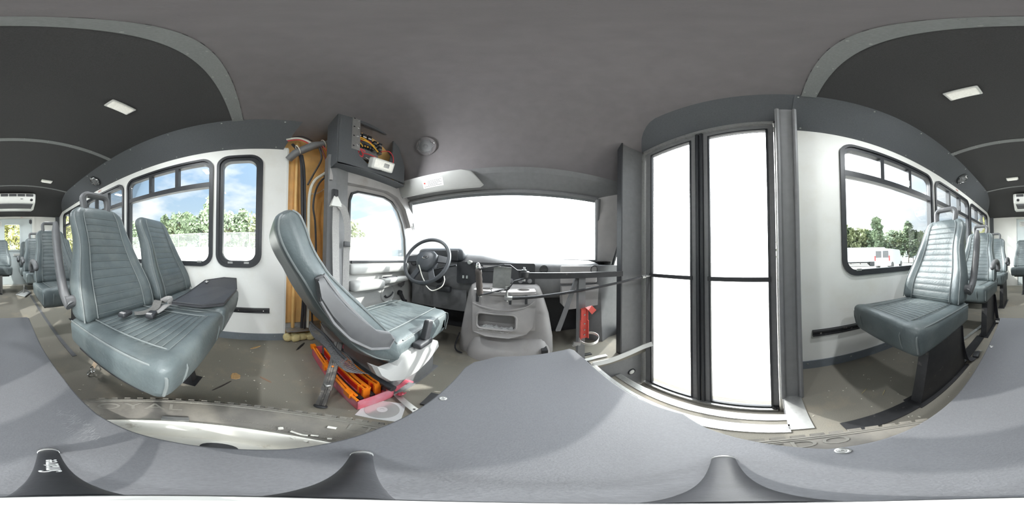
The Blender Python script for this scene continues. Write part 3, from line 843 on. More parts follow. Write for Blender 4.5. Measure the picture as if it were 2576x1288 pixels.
# ================================================================ PASSENGER SEATS
PLB = [.0385 * k for k in range(1, 15)]
def backrest(g, cx, yb, z0, w=.455, h=.575, th=.105):
    zs = []
    for q in PLB:
        for e in (-.006, -.003, 0, .003, .006): zs.append(q - h / 2 + e)
    for k in range(1, 24): zs.append(-h / 2 + h * k / 24)
    xs = [w / 2 * f for f in (-.78, -.655, -.64, -.625, -.45, -.2, 0, .2, .45, .625, .64, .655, .78)]
    def df(p):
        t = (p.z + h / 2) / h; u = p.x / (w / 2)
        ws = 1.0 - .225 * sstep(.20, .70, t) - .03 * t
        if t > .84: ws *= (1 - .27 * ((t - .84) / .16) ** 2.6)
        x = p.x * ws
        tk = 1.0 - .30 * t
        y = p.y * tk
        if p.y > th * .28:
            y += .018 * sstep(.55, .95, abs(u)) * (1 - sstep(.55, .85, t)) - .010 * math.exp(-((t - .45) / .3) ** 2) * (1 - abs(u)) + .014 * math.exp(-((t - .2) / .16) ** 2)
            if abs(u) < .64:
                for q in PLB:
                    dd = abs(p.z + h / 2 - q)
                    if dd < .0065: y -= .0019 * (1 - dd / .0065)
            if .60 < abs(u) < .68: y -= .003
        return (x, y - .185 * t - .02 * t * t, p.z)
    return g.rbox((cx, yb - th / 2, z0 + h / 2), (w, th, h), .045, xs, [-th * .2, 0, th * .2], zs, 4, df)
def brest_pt(cx, yb, z0, u, t, w=.455, h=.575, th=.105, lift=.002):
    ws = 1.0 - .225 * sstep(.20, .70, t) - .03 * t
    if t > .84: ws *= (1 - .27 * ((t - .84) / .16) ** 2.6)
    y = th / 2 * (1 - .30 * t) + .018 * sstep(.55, .95, abs(u)) * (1 - sstep(.55, .85, t)) - .010 * math.exp(-((t - .45) / .3) ** 2) * (1 - abs(u)) + .014 * math.exp(-((t - .2) / .16) ** 2)
    return V((cx + u * w / 2 * ws, yb - th / 2 + y - .185 * t - .02 * t * t + lift, z0 + h * t))
def cushion(g, cx, yf, zt, w=.475, d=.51, h=.148):
    ys = []
    gl = [.055 + .029 * k for k in range(14)]
    for q in gl:
        for e in (-.006, -.003, 0, .003, .006): ys.append(d / 2 - q + e)
    xs = [w / 2 * f for f in (-.72, -.655, -.64, -.625, -.4, 0, .4, .625, .64, .655, .72)]
    def df(p):
        u = p.x / (w / 2); s = (p.y + d / 2) / d; z = p.z; y = p.y
        tt = (p.z + h / 2) / h
        if p.z > h * .28:
            z += .010 * (1 - u * u) + .012 * sstep(.72, .95, s) - .012 * (1 - s)
            if abs(u) < .64:
                for q in gl:
                    dd = abs(d / 2 - q - p.y)
                    if dd < .0065: z -= .0020 * (1 - dd / .0065)
            if .60 < abs(u) < .68: z -= .003
        if s > .8: y -= .022 * max(0, 1 - tt) ** 1.3 * (s - .8) / .2
        else: z += .0
        x = p.x * (1 - .05 * (1 - tt)) * (1 + .02 * s)
        return (x, y, z)
    return g.rbox((cx, yf - d / 2, zt - h / 2), (w, d, h), .035, xs, ys, [-.02, .02], 4, df)
def seat_unit(root, cx, yf, zt, side, handle, arm):
    yb = yf - .40
    g = G(); cushion(g, cx, yf, zt); cu = g.build('cushion', vinyl, root, 60)
    g = G()
    for k in range(14):
        q = .055 + .029 * k
        if q > .40: break
        sv = 1 - q / .51
        g.tube([(cx + u * .155 * .2375 - .62 * .2375, yf - q, zt + .010 * (1 - (u * .155 - .62) ** 2) + .012 * sstep(.72, .95, sv) - .012 * (1 - sv) - .0007) for u in range(9)], .0012, 4, cap=False)
    g.build('stitching', vinyl_d, cu, 0, kind='stuff')
    for e in (-1, 1):
        g = G(); x = cx + e * .227
        g.tube([(x, yf - .49, zt - .022), (x, yf - .25, zt - .010), (x, yf - .06, zt - .002), (x, yf - .026, zt - .010), (x, yf - .012, zt - .030), (x, yf - .012, zt - .06), (x - e * .003, yf - .022, zt - .115)], .0045, 6); g.build('piping', vinyl_d, cu)
        g = G(); x = cx + e * .149
        g.tube([(x, yf - .46, zt - .003), (x, yf - .25, zt + .003), (x, yf - .07, zt + .0095), (x, yf - .026, zt + .003), (x, yf - .008, zt - .016), (x, yf - .002, zt - .04), (x, yf - .008, zt - .08), (x, yf - .018, zt - .115)], .0028, 6); g.build('piping', vinyl_d, cu)
    g = G(); backrest(g, cx, yb, zt - .015); br = g.build('backrest', vinyl, root, 60)
    g = G()
    for q in PLB[:-1]:
        g.tube([brest_pt(cx, yb, zt - .015, u * .155 - .62, q / .575, lift=.0002) for u in range(9)], .0011, 4, cap=False)
    g.build('stitching', vinyl_d, br, 0, kind='stuff')
    for e in (-1, 1):
        g = G(); g.tube([brest_pt(cx, yb, zt - .015, e * .64, .04 + .92 * k / 16) for k in range(17)], .0028, 6); g.build('piping', vinyl_d, br)
        g = G(); g.tube([brest_pt(cx, yb, zt - .015, e * .93, .03 + .90 * k / 18, lift=-.008) for k in range(19)], .0038, 6); g.build('piping', vinyl_d, br)
    ty = yb - .245
    if handle:
        g = G(); zt2 = zt + .545
        pts = [(cx - .078, ty, zt2), (cx - .082, ty - .004, zt2 + .045)] + [(cx + (-.05) + .032 * math.cos(math.radians(180 - 90 * k / 4)), ty - .008, zt2 + .065 + .032 * math.sin(math.radians(90 * k / 4))) for k in range(5)] + [(cx + .05 + .032 * math.cos(math.radians(90 - 90 * k / 4)), ty - .008, zt2 + .065 + .032 * math.sin(math.radians(90 - 90 * k / 4))) for k in range(5)] + [(cx + .082, ty - .004, zt2 + .045), (cx + .078, ty, zt2)]
        g.tube(pts, .0205, 10); g.build('grab_handle', arm_grey, root)
    if arm:
        ax = cx + side * .252
        g = G()
        if arm == 'up':
            pts = spline([(ax, yb - .235, zt + .455), (ax, yb - .20, zt + .30), (ax, yb - .135, zt + .14), (ax - side * .002, yb - .085, zt + .085), (ax - side * .008, yb - .06, zt + .065)], 6)
            rs = [.012 + .010 * sstep(0, .12, k / (len(pts) - 1)) for k in range(len(pts))]
            g.tube(pts, rs, 10, flat=(1.25, 1.0))
            g.cyl((ax - side * .030, yb - .075, zt + .082), (ax + side * .012, yb - .075, zt + .082), .026, n=16)
        else:
            pts = spline([(ax, yb - .07, zt + .125), (ax, yb - .04, zt + .185), (ax, yb + .03, zt + .212), (ax, yb + .14, zt + .205), (ax, yb + .215, zt + .175), (ax, yb + .235, zt + .145)], 6)
            g.tube(pts, [.024] * (len(pts) - 4) + [.022, .019, .016, .012], 10, flat=(1.1, 1.0))
            g.cyl((ax - side * .030, yb - .075, zt + .12), (ax + side * .012, yb - .075, zt + .12), .028, n=16)
        g.build('armrest', arm_grey, root, 50)
    return yb
def seat_base(root, x0, x1, yf, zt, ped_x, ped_w, wall_x, sgn, fr=0.0):
    g = G(); g.b2((x0 + .03, yf - .46, zt - .172), (x1 - .03, yf - .10, zt - .14)); g.build('seat_frame', blackmetal, root, 0)
    g = G(); g.loft([[V((ped_x - ped_w / 2, yf - .44, 0)), V((ped_x + ped_w / 2, yf - .44, 0)), V((ped_x + ped_w / 2, yf - .03 - fr, 0)), V((ped_x - ped_w / 2, yf - .03 - fr, 0))],
                     [V((ped_x - ped_w / 2, yf - .42, zt - .13)), V((ped_x + ped_w / 2, yf - .42, zt - .13)), V((ped_x + ped_w / 2, yf - .10 - fr, zt - .13)), V((ped_x - ped_w / 2, yf - .10 - fr, zt - .13))]])
    pd = g.build('pedestal', blackmetal, root, 0)
    g = G(); g.b2((ped_x - ped_w / 2 - .02, yf - .46, 0), (ped_x + ped_w / 2 + .02, yf - .01 - fr, .006)); g.build('foot_plate', blackmetal, pd, 0)
    g = G(); g.b2((min(wall_x, wall_x + sgn * .12), yf - .30, zt - .165), (max(wall_x, wall_x + sgn * .12), yf - .24, zt - .12)); g.build('wall_bracket', blackmetal, root, 0)

ZT = .472
LEFT_C = (-.503, -.998)
def left_seat(yf, label, arm, group):
    r = thing('double_seat', label, 'seat', (-.75, yf - .25, 0), group)
    seat_unit(r, LEFT_C[0], yf, ZT, 1, True, arm)
    seat_unit(r, LEFT_C[1], yf, ZT, 1, False, None)
    seat_base(r, -1.22, -.27, yf, ZT, -.70, .05, -1.30, 1, .10)
    return r
grp = 'grey vinyl passenger seats'
ls = left_seat(-.17, 'nearest blue grey vinyl double seat on the driver side with raised armrest', 'up', grp)
ls2 = left_seat(-1.19, 'second vinyl double seat on the driver side, right behind the nearest one, armrest down', 'down', grp)
dup(ls2, (0, -1.05, 0), 'third vinyl double seat on the driver side, one before the rear row', grp)
dup(ls2, (0, -1.93, 0), 'rearmost vinyl double seat on the driver side by the rear wall', grp, skip=('grab_handle',))
def right_seat(yf, label, arm, group, cx=.605):
    r = thing('single_seat', label, 'seat', (cx, yf - .25, 0), group)
    seat_unit(r, cx, yf, ZT + .008, -1, True, arm)
    seat_base(r, cx - .22, cx + .22, yf, ZT + .008, .412, .05, .95, -1)
    return r
rs1 = right_seat(-.425, 'nearest grey vinyl single seat behind the entry door, sun on its backrest', 'up', grp)
rs2 = right_seat(-1.30, 'second grey vinyl single seat on the door side with its armrest down', 'down', grp)
dup(rs2, (0, -.86, 0), 'third grey vinyl single seat on the door side near the rear', grp)
r = thing('single_seat', 'rear row vinyl single seat facing the aisle in front of the rear door', 'seat', (.13, -3.2, 0), grp)
seat_unit(r, .13, -2.95, ZT + .03, -1, False, None)
seat_base(r, -.08, .34, -2.95, ZT + .03, .13, .05, .25, -1)
g = G(); strip(g, spline([(.10, -2.955, .36), (.10, -2.945, .22), (.10, -2.94, .10)], 4), .045, .003, (1, 0, 0)); g.box((.10, -2.94, .07), (.04, .02, .06)); g.build('seat_belt', webbing, r, 0)

# wall rails
for nm, x, y0, y1, sg, lab in (('wall_rail', XL, -.55, .065, 1, 'short black seat rail screwed to the white wall below the narrow window'), ('wall_rail', XR, -3.5, -.215, -1, 'long black seat rail screwed to the white wall beside the entry door')):
    t = thing(nm, lab, 'rail', (x, (y0 + y1) / 2, .29))
    g = G(); g.prism([(x, .268), (x + sg * .022, .272), (x + sg * .022, .282), (x + sg * .012, .284), (x + sg * .012, .296), (x + sg * .022, .298), (x + sg * .022, .308), (x, .312)], 'y', y0, y1); g.build('rail', blackmetal, t, 0)
    for q in range(4):
        yy = y1 - .05 - q * .20
        if yy < y0: break
        g = G(); g.lathe([(.008, 0), (.006, .004), (0, .005)], (x + sg * .012, yy, .29), (sg, 0, 0), 12); g.build('screw', chrome, t)

# things lying on the nearest seat
t = thing('black_tray', 'flat charcoal tray panel with a chrome latch lying on the window side seat', 'panel', (-.98, -.30, .478))
def trf(x, y): return .490 + .035 * sstep(-.85, -1.25, x) if False else .490 + .06 * max(0, (-.95 - x)) / .3
poly = [(-.715, -.44), (-.735, -.285), (-.80, -.19), (-1.06, -.165), (-1.255, -.20), (-1.262, -.30), (-1.18, -.43), (-.95, -.46)]
g = G(); g.loft([[V((x, y, trf(x, y) + dz)) for x, y in poly] for dz in (0, .004, .012, .015)]); g.build('panel', tray_m, t, 0)
g = G(); g.tube([(x, y, trf(x, y) + .015) for x, y in poly], .004, 6, closed=True); g.build('edge_binding', plas_dk, t)
g = G(); g.rbox((-1.13, -.40, trf(-1.13, 0) + .022), (.035, .022, .012), .004); g.cyl((-1.13, -.40, trf(-1.13, 0) + .027), (-1.13, -.40, trf(-1.13, 0) + .034), .007); g.build('latch', chrome, t)

t = thing('seat_belt', 'grey lap belt with two black buckles lying on the nearest aisle seat', 'seat belt', (-.55, -.46, .485))
g = G(); strip(g, spline([(-.705, -.50, .495), (-.66, -.49, .515), (-.60, -.465, .498), (-.54, -.47, .492), (-.50, -.50, .490)], 7), .048, .003, (0.2, 1, .1)); g.build('webbing', webbing, t, 40)
g = G(); strip(g, spline([(-.69, -.45, .494), (-.64, -.435, .503), (-.59, -.43, .497), (-.555, -.43, .493)], 7), .046, .003, (0.2, 1, .25)); g.tube(spline([(-.70, -.50, .497), (-.735, -.48, .51), (-.735, -.45, .51), (-.69, -.45, .497)], 6), .006, 6, flat=(3, .5)); g.build('webbing', webbing_l, t, 40)
for x, y, a in ((-.455, -.51, .2), (-.525, -.425, .35)):
    g = G(); g.rbox((x, y, .497), (.062, .036, .020), .007, rot=Matrix.Rotation(a, 3, 'Z')); b = g.build('buckle', plas_dk, t, 50)
    g = G(); g.rbox((x + .018, y + .003, .507), (.016, .024, .004), .002, rot=Matrix.Rotation(a, 3, 'Z')); g.build('release_button', plas_md, b, 50)
t = thing('belt_tongue', 'chrome belt tongue on brown webbing hanging by the nearest seat over the floor', 'seat belt', (-.40, -.70, 0))
g = G(); strip(g, [(-.475, -.735, .17), (-.44, -.725, .10), (-.415, -.715, .062)], .045, .003, (.35, 1, 0)); g.build('webbing', M('brown belt webbing', (.30, .235, .17), .8, var=.12, vscale=90), t, 0)
g = G()
A = V((-.40, -.707, .045)); r_ = V((.33, .94, 0)).normalized(); u_ = V((-.5, .15, .85)).normalized()
def tp(a, b): return A + r_ * a + u_ * b
g.tube([tp(a, b) for a, b in rrect(-.028, .0, .028, .022, .009, 3)], .0035, 6, closed=True)
g.tube([tp(a, b) for a, b in rrect(-.013, -.036, .013, .0, .008, 3)], .0045, 6, closed=True)
g.build('tongue', chrome, t)
t = thing('dangling_belt', 'black seat belt and buckle hanging to the floor beside the nearest single seat', 'seat belt', (.40, -.95, 0))
g = G(); strip(g, spline([(.40, -.845, .34), (.395, -.85, .20), (.385, -.88, .06), (.378, -.93, .012), (.372, -.97, .010)], 7), .042, .003, (.9, -.3, 0)); g.build('webbing', cable_b, t, 40)
g = G(); g.rbox((.366, -1.01, .013), (.042, .075, .022), .008, rot=Matrix.Rotation(.2, 3, 'Z')); b = g.build('buckle', plas_dk, t, 50)
g = G(); g.tube([(.348, -1.045, .02), (.346, -1.07, .012), (.37, -1.075, .010), (.376, -1.05, .018)], .003, 6); g.build('buckle_wire', steel, b)
t = thing('dangling_belt', 'black seat belt hanging to the floor under the second single seat', 'seat belt', (.36, -1.70, 0))
g = G(); strip(g, spline([(.385, -1.66, .34), (.375, -1.67, .22), (.362, -1.66, .10), (.355, -1.66, .05)], 6), .045, .003, (.8, -.5, 0)); g.build('webbing', cable_b, t, 40)
g = G(); g.rbox((.353, -1.655, .035), (.045, .03, .06), .008); b = g.build('buckle', plas_dk, t, 50)
g = G(); g.b2((.335, -1.641, .02), (.371, -1.638, .045)); g.build('buckle_label', paper, b, 0)
# dustpan lying in the aisle
t = thing('dustpan', 'grey square dustpan with upright handle on the aisle floor by the second double seat', 'dustpan', (-.27, -3.0, 0))
g = G(); g.prism([(-.16, -2.88), (-.30, -2.72), (-.44, -3.0), (-.33, -3.18)], 'z', .01, .016); g.tube([(-.16, -2.88, .018), (-.30, -2.72, .018), (-.44, -3.0, .03), (-.33, -3.18, .04)], .007, 6, closed=True); g.build('pan', M('translucent grey plastic', (.40, .41, .41), .25, var=.06), t, 0)
g = G(); g.tube(spline([(-.30, -3.0, .018), (-.32, -3.06, .06), (-.33, -3.10, .12), (-.335, -3.1, .17)], 5), .013, 8); g.build('handle', steel, t)

# ================================================================ DRIVER'S SEAT
ds = thing('driver_seat', 'reclined blue grey vinyl driver seat on a grey plastic plinth', 'seat', (-.66, .55, 0))
PR = [((.066, .886), (.088, .893)), ((.038, .868), (.116, .880)), ((.029, .832), (.138, .840)), ((.038, .795), (.150, .800)), ((.057, .757), (.165, .765)), ((.080, .72), (.183, .738)), ((.106, .682), (.205, .710)), ((.153, .598), (.268, .655)), ((.217, .505), (.350, .580)), ((.289, .407), (.435, .490)), ((.370, .335), (.490, .41)), ((.425, .305), (.512, .355)), ((.455, .297), (.495, .32))]
rear = spline([(0, a, b) for (a, b), _ in PR], 3); fron = spline([(0, c, d) for _, (c, d) in PR], 3)
loops = []
for k in range(25):
    u = -1 + 2 * k / 24
    x = -.66 + .245 * u
    e = abs(u)
    s = 1.0 if e < .72 else max(.25, math.sqrt(max(0, 1 - ((e - .72) / .29) ** 2)))
    lp = []
    q = len(rear)
    rise = .045 * (1 - u ** 2)
    for i in range(q):
        f = 1 - i / (q - 1)
        m = (rear[i] + fron[i]) / 2; h = (fron[i] - rear[i]) / 2 * s
        xo = -.66 + (x + .66) * (1 - .16 * sstep(.55, 1, f))
        dish = -.018 * (1 - u * u) * sstep(0, .2, f)
        gr = -.003 if (e < .56 and i % 3 == 1 and .1 < f < .9) else 0
        p = m + h; hn = h.normalized()
        lp.append((V((xo, p.y + rise * f * .2, p.z + rise * f)) + hn * (dish + gr), V((xo, (m - h).y + rise * f * .2, (m - h).z + rise * f))))
    loops.append([a for a, _ in lp] + [b for _, b in reversed(lp)])
g = G(); g.loft(loops); bk = g.build('backrest', vinyl, ds, 60)
for u in (-.90, .90):
    k = round((u + 1) / 2 * 24)
    g = G(); q = len(rear); g.tube([loops[k][i] + V((0, .001, .001)) for i in range(0, q)], .004, 6); g.build('piping', vinyl_d, bk)
    g = G(); g.tube([loops[k][2 * q - 1 - i] for i in range(2, q - 2)], .0035, 6); g.build('piping', vinyl_d, bk)
def dcf(p):
    u = p.x / .24; s = (p.y + .26) / .52; z = p.z
    if z > .03:
        z += .008 * (1 - u * u)
        if abs(u) < .60:
            for k in range(13):
                dd = abs(p.y + .20 - k * .032)
                if dd < .0075: z -= .0034 * (1 - dd / .0075)
    if s > .8: z += 0
    return (p.x, p.y - (.05 * max(0, (.07 - p.z) / .14) if s > .85 else 0), z + .03 * s - .03)
ys = []
for k in range(13):
    for e in (-.006, -.003, 0, .003, .006): ys.append(-.20 + k * .032 + e)
g = G(); g.rbox((-.66, .705, .352), (.48, .52, .14), .045, [-.15, -.145, -.14, -.06, 0, .06, .14, .145, .15], ys, [0], 4, dcf); cu = g.build('cushion', vinyl, ds, 60)
for e in (-1, 1):
    g = G(); x = -.66 + e * .146; g.tube([(x, .50, .405), (x, .7, .420), (x, .93, .428), (x, .962, .405), (x, .962, .36), (x, .93, .30)], .003, 6); g.build('piping', vinyl_d, cu)
    g = G(); x = -.66 + e * .228; g.tube([(x, .52, .385), (x, .7, .40), (x, .92, .412), (x, .955, .395), (x, .962, .36), (x, .925, .29)], .004, 6); g.build('piping', vinyl_d, cu)
g = G(); g.rbox((-.66, .655, .115), (.42, .34, .23), .015); g.b2((-.88, .50, 0), (-.44, .86, .012)); g.build('pedestal', plas_gr, ds, 40)
TR = [(.345, .335), (.40, .285), (.455, .280), (.50, .325), (.60, .335), (.74, .295), (.80, .262), (.81, .225), (.70, .175), (.60, .150), (.50, .152), (.42, .195), (.37, .265)]
for x0, x1 in ((-.445, -.405), (-.915, -.875)):
    g = G(); m = (sum(a for a, _ in TR) / len(TR), sum(b for _, b in TR) / len(TR))
    def sc2(f): return [(m[0] + (a - m[0]) * f, m[1] + (b - m[1]) * f) for a, b in TR]
    sgn = 1 if x0 > -.6 else -1
    xo, xi = (x1, x0) if sgn > 0 else (x0, x1)
    g.loft([[V((xi, a, b)) for a, b in TR], [V((xo - sgn * .012, a, b)) for a, b in TR], [V((xo, a, b)) for a, b in sc2(.93)]]); g.build('side_trim', plas_lt, ds, 40)
AR = [(.140, .705), (.158, .715), (.178, .688), (.216, .640), (.271, .580), (.334, .512), (.397, .482), (.425, .445), (.400, .412), (.322, .440), (.245, .505), (.190, .575), (.152, .645)]
for e in (1, -1):
    g = G(); m = (.27, .56)
    def sc3(f): return [(m[0] + (a - m[0]) * f, m[1] + (b - m[1]) * f) for a, b in AR]
    xa = -.66 + e * .235
    g.loft([[V((xa, a, b)) for a, b in AR], [V((xa + e * .028, a, b)) for a, b in AR], [V((xa + e * .040, a, b)) for a, b in [(mm[0] * .35 + aa[0] * .65, mm[1] * .35 + aa[1] * .65) for aa, mm in zip(AR, [((AR[i][0] + AR[-1 - i][0]) / 2, (AR[i][1] + AR[-1 - i][1]) / 2) for i in range(len(AR))])]]])
    am = g.build('armrest', arm_grey, ds, 40)
    g = G(); g.tube([(xa + e * .029, a, b) for a, b in AR], .006, 6, closed=True); g.build('armrest_edge', plas_gr, am)
g = G(); g.rbox((-.395, .615, .345), (.05, .11, .035), .015); g.rbox((-.395, .645, .405), (.032, .045, .105), .01, rot=Matrix.Rotation(-.35, 3, 'X')); bb = g.build('belt_buckle', plas_dk, ds, 50)
g = G(); g.rbox((-.395, .663, .452), (.022, .03, .008), .003, rot=Matrix.Rotation(-.35, 3, 'X')); g.build('release_button', plas_md, bb, 50)
# map pocket net behind the backrest
def netp(u, v):
    x = -.80 + .37 * u
    sag = math.sin(PI * u)
    y = .265 + .10 * v - .045 * math.sin(PI * min(1, v * 1.1)) - .012 * math.sin(9 * u) * v
    z = .405 - .125 * v - .02 * sag * v - .008 * math.sin(7 * u + 1)
    return V((x, y - .012, z))
g = G()
nu, nv = 34, 15
for i in range(-nv, nu + 1, 1):
    for sg in (1, -1):
        pts = []
        for j in range(nv + 1):
            ui = (i + j) if sg > 0 else (nu - i - j)
            if 0 <= ui <= nu: pts.append(netp(ui / nu, j / nv))
        if len(pts) > 1: g.tube(pts, .0012, 3, cap=False)
g.build('map_pocket_net', plas_gr, ds, 0, kind='stuff')
g = G(); g.tube([netp(k / 20, 0) for k in range(21)], .006, 6); g.build('pocket_elastic', plas_dk, ds)

# driver's shoulder belt on the door pillar
t = thing('shoulder_belt', 'grey shoulder belt hanging from its guide on the driver door pillar', 'seat belt', (-.96, .46, .3))
g = G(); g.rbox((-.968, .452, 1.165), (.02, .045, .11), .008); g.cyl((-.962, .452, 1.17), (-.945, .452, 1.17), .012); g.build('height_adjuster', plas_dk, t, 50)
g = G(); g.loft([[V((-.95, .452 + a * .012, 1.165)) for a in (-1, 1)] + [V((-.962, .452 + a * .012, 1.165)) for a in (1, -1)], [V((-.93, .452 + a * .042, 1.085)) for a in (-1, 1)] + [V((-.962, .452 + a * .042, 1.085)) for a in (1, -1)]]); g.build('belt_guide', white_pl, t, 40)
g = G(); strip(g, [(-.945, .452, 1.095), (-.948, .452, .95), (-.95, .462, .70), (-.945, .475, .45), (-.94, .48, .30)], .048, .003, (0, 1, 0)); g.build('webbing', webbing_l, t, 40)
g = G(); strip(g, spline([(-.938, .47, 1.095), (-.925, .50, 1.06), (-.935, .535, .95), (-.96, .545, .8), (-.97, .55, .62), (-.965, .55, .4)], 5), .046, .003, (.3, 1, 0)); g.build('webbing', webbing_l, t, 40)
g = G(); g.rbox((-.94, .535, .84), (.012, .05, .035), .004); g.build('belt_stop', plas_dk, t, 50)

# ================================================================ DASH, WHEEL, ENGINE COVER
da = thing('dashboard', 'dark grey dashboard below the windscreen with radio bezel and vents', 'dashboard', (-.15, 1.4, .4))
dp = [(1.60, .42), (1.44, .42), (1.33, .45), (1.28, .52), (1.265, .60), (1.275, .70), (1.30, .735), (1.38, .752), (1.60, .775)]
g = G(); loops = []
for k in range(13):
    x = -1.02 + (.71 + 1.02) * k / 12
    b = .055 * sstep(.0, -.35, x)
    e = .02 if k in (0, 12) else 0
    loops.append([V((x, y + e * (1 if y < 1.5 else 0), z + b * sstep(.55, .75, z) - .01 * max(0, x))) for y, z in dp])
g.loft(loops); g.build('dash_shell', plas_gr, da, 50)
g = G(); g.rbox((-.66, 1.36, .79), (.46, .24, .12), .05); ch = g.build('instrument_hood', wheel_lea, da, 50)
g = G(); g.rbox((-.66, 1.238, .785), (.36, .01, .085), .004); g.build('instrument_lens', plas_dk, ch, 40)
g = G(); g.prism(rrect(-.49, .56, .13, .735, .015), 'y', 1.245, 1.30); bz = g.build('centre_bezel', plas_dk, da, 30)
g = G(); g.rbox((-.20, 1.243, .695), (.19, .012, .055), .004); rd = g.build('radio', plas_dk, bz, 40)
g = G(); g.b2((-.27, 1.2355, .70), (-.13, 1.238, .715)); g.build('radio_display', plas_md, rd, 0)
for x in (-.285, -.115):
    g = G(); g.cyl((x, 1.245, .695), (x, 1.225, .695), .011); g.build('radio_knob', plas_md, rd)
for x, z in ((-.43, .615), (-.40, .615), (-.08, .60)):
    g = G(); g.b2((x - .008, 1.236, z - .012), (x + .008, 1.245, z + .012)); g.build('dash_switch', alu if x < -.1 else plas_md, bz, 0)
g = G(); g.cyl((-.37, 1.245, .735), (-.37, 1.20, .735), .012); g.lathe([(.014, 0), (.016, .004), (.010, .006), (0, .004)], (-.37, 1.20, .735), (0, -1, 0), 14); g.build('headlamp_knob', alu, bz, 40)
for x in (-.05, .02, .09):
    g = G(); g.lathe([(.018, 0), (.017, .014), (.014, .016), (0, .016)], (x, 1.245, .60), (0, -1, 0), 16); g.build('climate_knob', plas_gr, bz, 40)
def vent(x, z, r):
    g = G(); g.lathe([(r, 0), (r, .012), (r * .82, .014), (r * .8, .002), (0, .0)], (x, 1.268, z), (0, -1, 0), 24); v = g.build('air_vent', plas_dk, da, 40)
    g = G()
    for k in range(-2, 3): g.b2((x - math.sqrt(max(0, (r * .78) ** 2 - (k * r * .3) ** 2)), 1.256, z + k * r * .3 - .002), (x + math.sqrt(max(0, (r * .78) ** 2 - (k * r * .3) ** 2)), 1.266, z + k * r * .3 + .002))
    g.build('vent_louvre', plas_gr, v, 0)
vent(.635, .685, .038); vent(-.94, .72, .038); vent(.20, .69, .034)
g = G(); g.rbox((.50, 1.272, .645), (.33, .03, .15), .02); g.build('airbag_cover', plas_md, da, 50)
g = G(); g.prism([(.34, .555), (.665, .555), (.655, .375), (.385, .36), (.35, .40)], 'y', 1.23, 1.32); gb = g.build('glove_box', plas_md, da, 30)
g = G(); g.rbox((.50, 1.226, .535), (.08, .012, .02), .005); g.build('glove_box_latch', plas_dk, gb, 40)
g = G(); g.b2((-.98, 1.30, .30), (-.42, 1.34, .50)); g.build('knee_panel', plas_gr, da, 0)
g = G(); g.rbox((-.60, 1.235, .50), (.13, .05, .05), .012); g.build('column_tray', plas_dk, da, 40)

st = thing('steering_wheel', 'dark steering wheel with oval emblem on the hub in front of the driver seat', 'steering wheel', (-.66, 1.04, .745))
SC = V((-.66, 1.04, .745)); sn = V((.06, -.88, .47)).normalized(); su = (V((0, 0, 1)) - sn * sn.z).normalized(); sr = su.cross(sn)
def sp(a, b, c=0): return SC + sr * a + su * b + sn * c
g = G(); g.tube([sp(.183 * math.cos(2 * PI * k / 64), .183 * math.sin(2 * PI * k / 64)) for k in range(64)], .0145, 12, closed=True); g.build('wheel_rim', wheel_lea, st, 60)
hubp = [(-.085, .045), (-.05, .075), (.0, .082), (.05, .075), (.085, .045), (.088, 0), (.07, -.05), (.035, -.085), (-.035, -.085), (-.07, -.05), (-.088, 0)]
g = G(); g.loft([[sp(a * f, b * f, c) for a, b in hubp] for f, c in ((.9, -.05), (1, -.03), (1, .0), (.92, .014), (.7, .020), (.3, .023))]); hb = g.build('airbag_hub', wheel_lea, st, 50)
for sgn in (-1, 1):
    g = G(); g.loft([[sp(sgn * .07, .035 + .02, -.012), sp(sgn * .07, -.005, -.012), sp(sgn * .07, -.005, -.030), sp(sgn * .07, .055, -.030)], [sp(sgn * .178, .028, -.004), sp(sgn * .178, -.018, -.004), sp(sgn * .178, -.018, -.018), sp(sgn * .178, .028, -.018)]]); g.build('spoke', wheel_lea, st, 40)
    g = G(); g.loft([[sp(sgn * .03, -.07, -.010), sp(sgn * .065, -.06, -.010), sp(sgn * .065, -.06, -.028), sp(sgn * .03, -.07, -.028)], [sp(sgn * .07, -.168, -.002), sp(sgn * .11, -.148, -.002), sp(sgn * .11, -.148, -.016), sp(sgn * .07, -.168, -.016)]]); g.build('spoke', wheel_lea, st, 40)
g = G(); g.loft([[sp(.022 * s * math.cos(2 * PI * k / 24), .010 * s * math.sin(2 * PI * k / 24) + .012, c) for k in range(24)] for s, c in ((1.15, .018), (1.15, .026), (1, .0275))]); em = g.build('emblem', chrome, hb, 40)
g = G(); g.loft([[sp(.021 * math.cos(2 * PI * k / 24), .0092 * math.sin(2 * PI * k / 24) + .012, c) for k in range(24)] for c in (.027, .0281)]); em2 = g.build('emblem_field', plas_dk, hb, 40)
text('lettering', 'Ford', .016, frame_mtx(sp(0, .012, .0285), sr, su), chrome, hb, .0004, .35)
g = G(); g.cyl(sp(0, 0, -.05), sp(0, -.02, -.30), .045, .055, 20); g.build('steering_column', plas_dk, st)
g = G(); g.tube(spline([sp(.0, -.055, -.10), sp(.10, -.02, -.09), sp(.22, .0, -.07)], 5), .007, 8); g.build('shift_lever', plas_dk, st)
g = G(); g.tube(spline([sp(-.035, -.055, .022), sp(-.01, -.09, .03), sp(.02, -.14, .03), sp(.045, -.175, .02)], 6), .0035, 6); g.tube(spline([sp(.055, -.20, -.0), sp(.10, -.225, -.02), sp(.155, -.19, -.03), sp(.165, -.14, -.04), sp(.15, -.10, -.05)], 6), .0035, 6); g.build('loose_wire', cable_w, st)

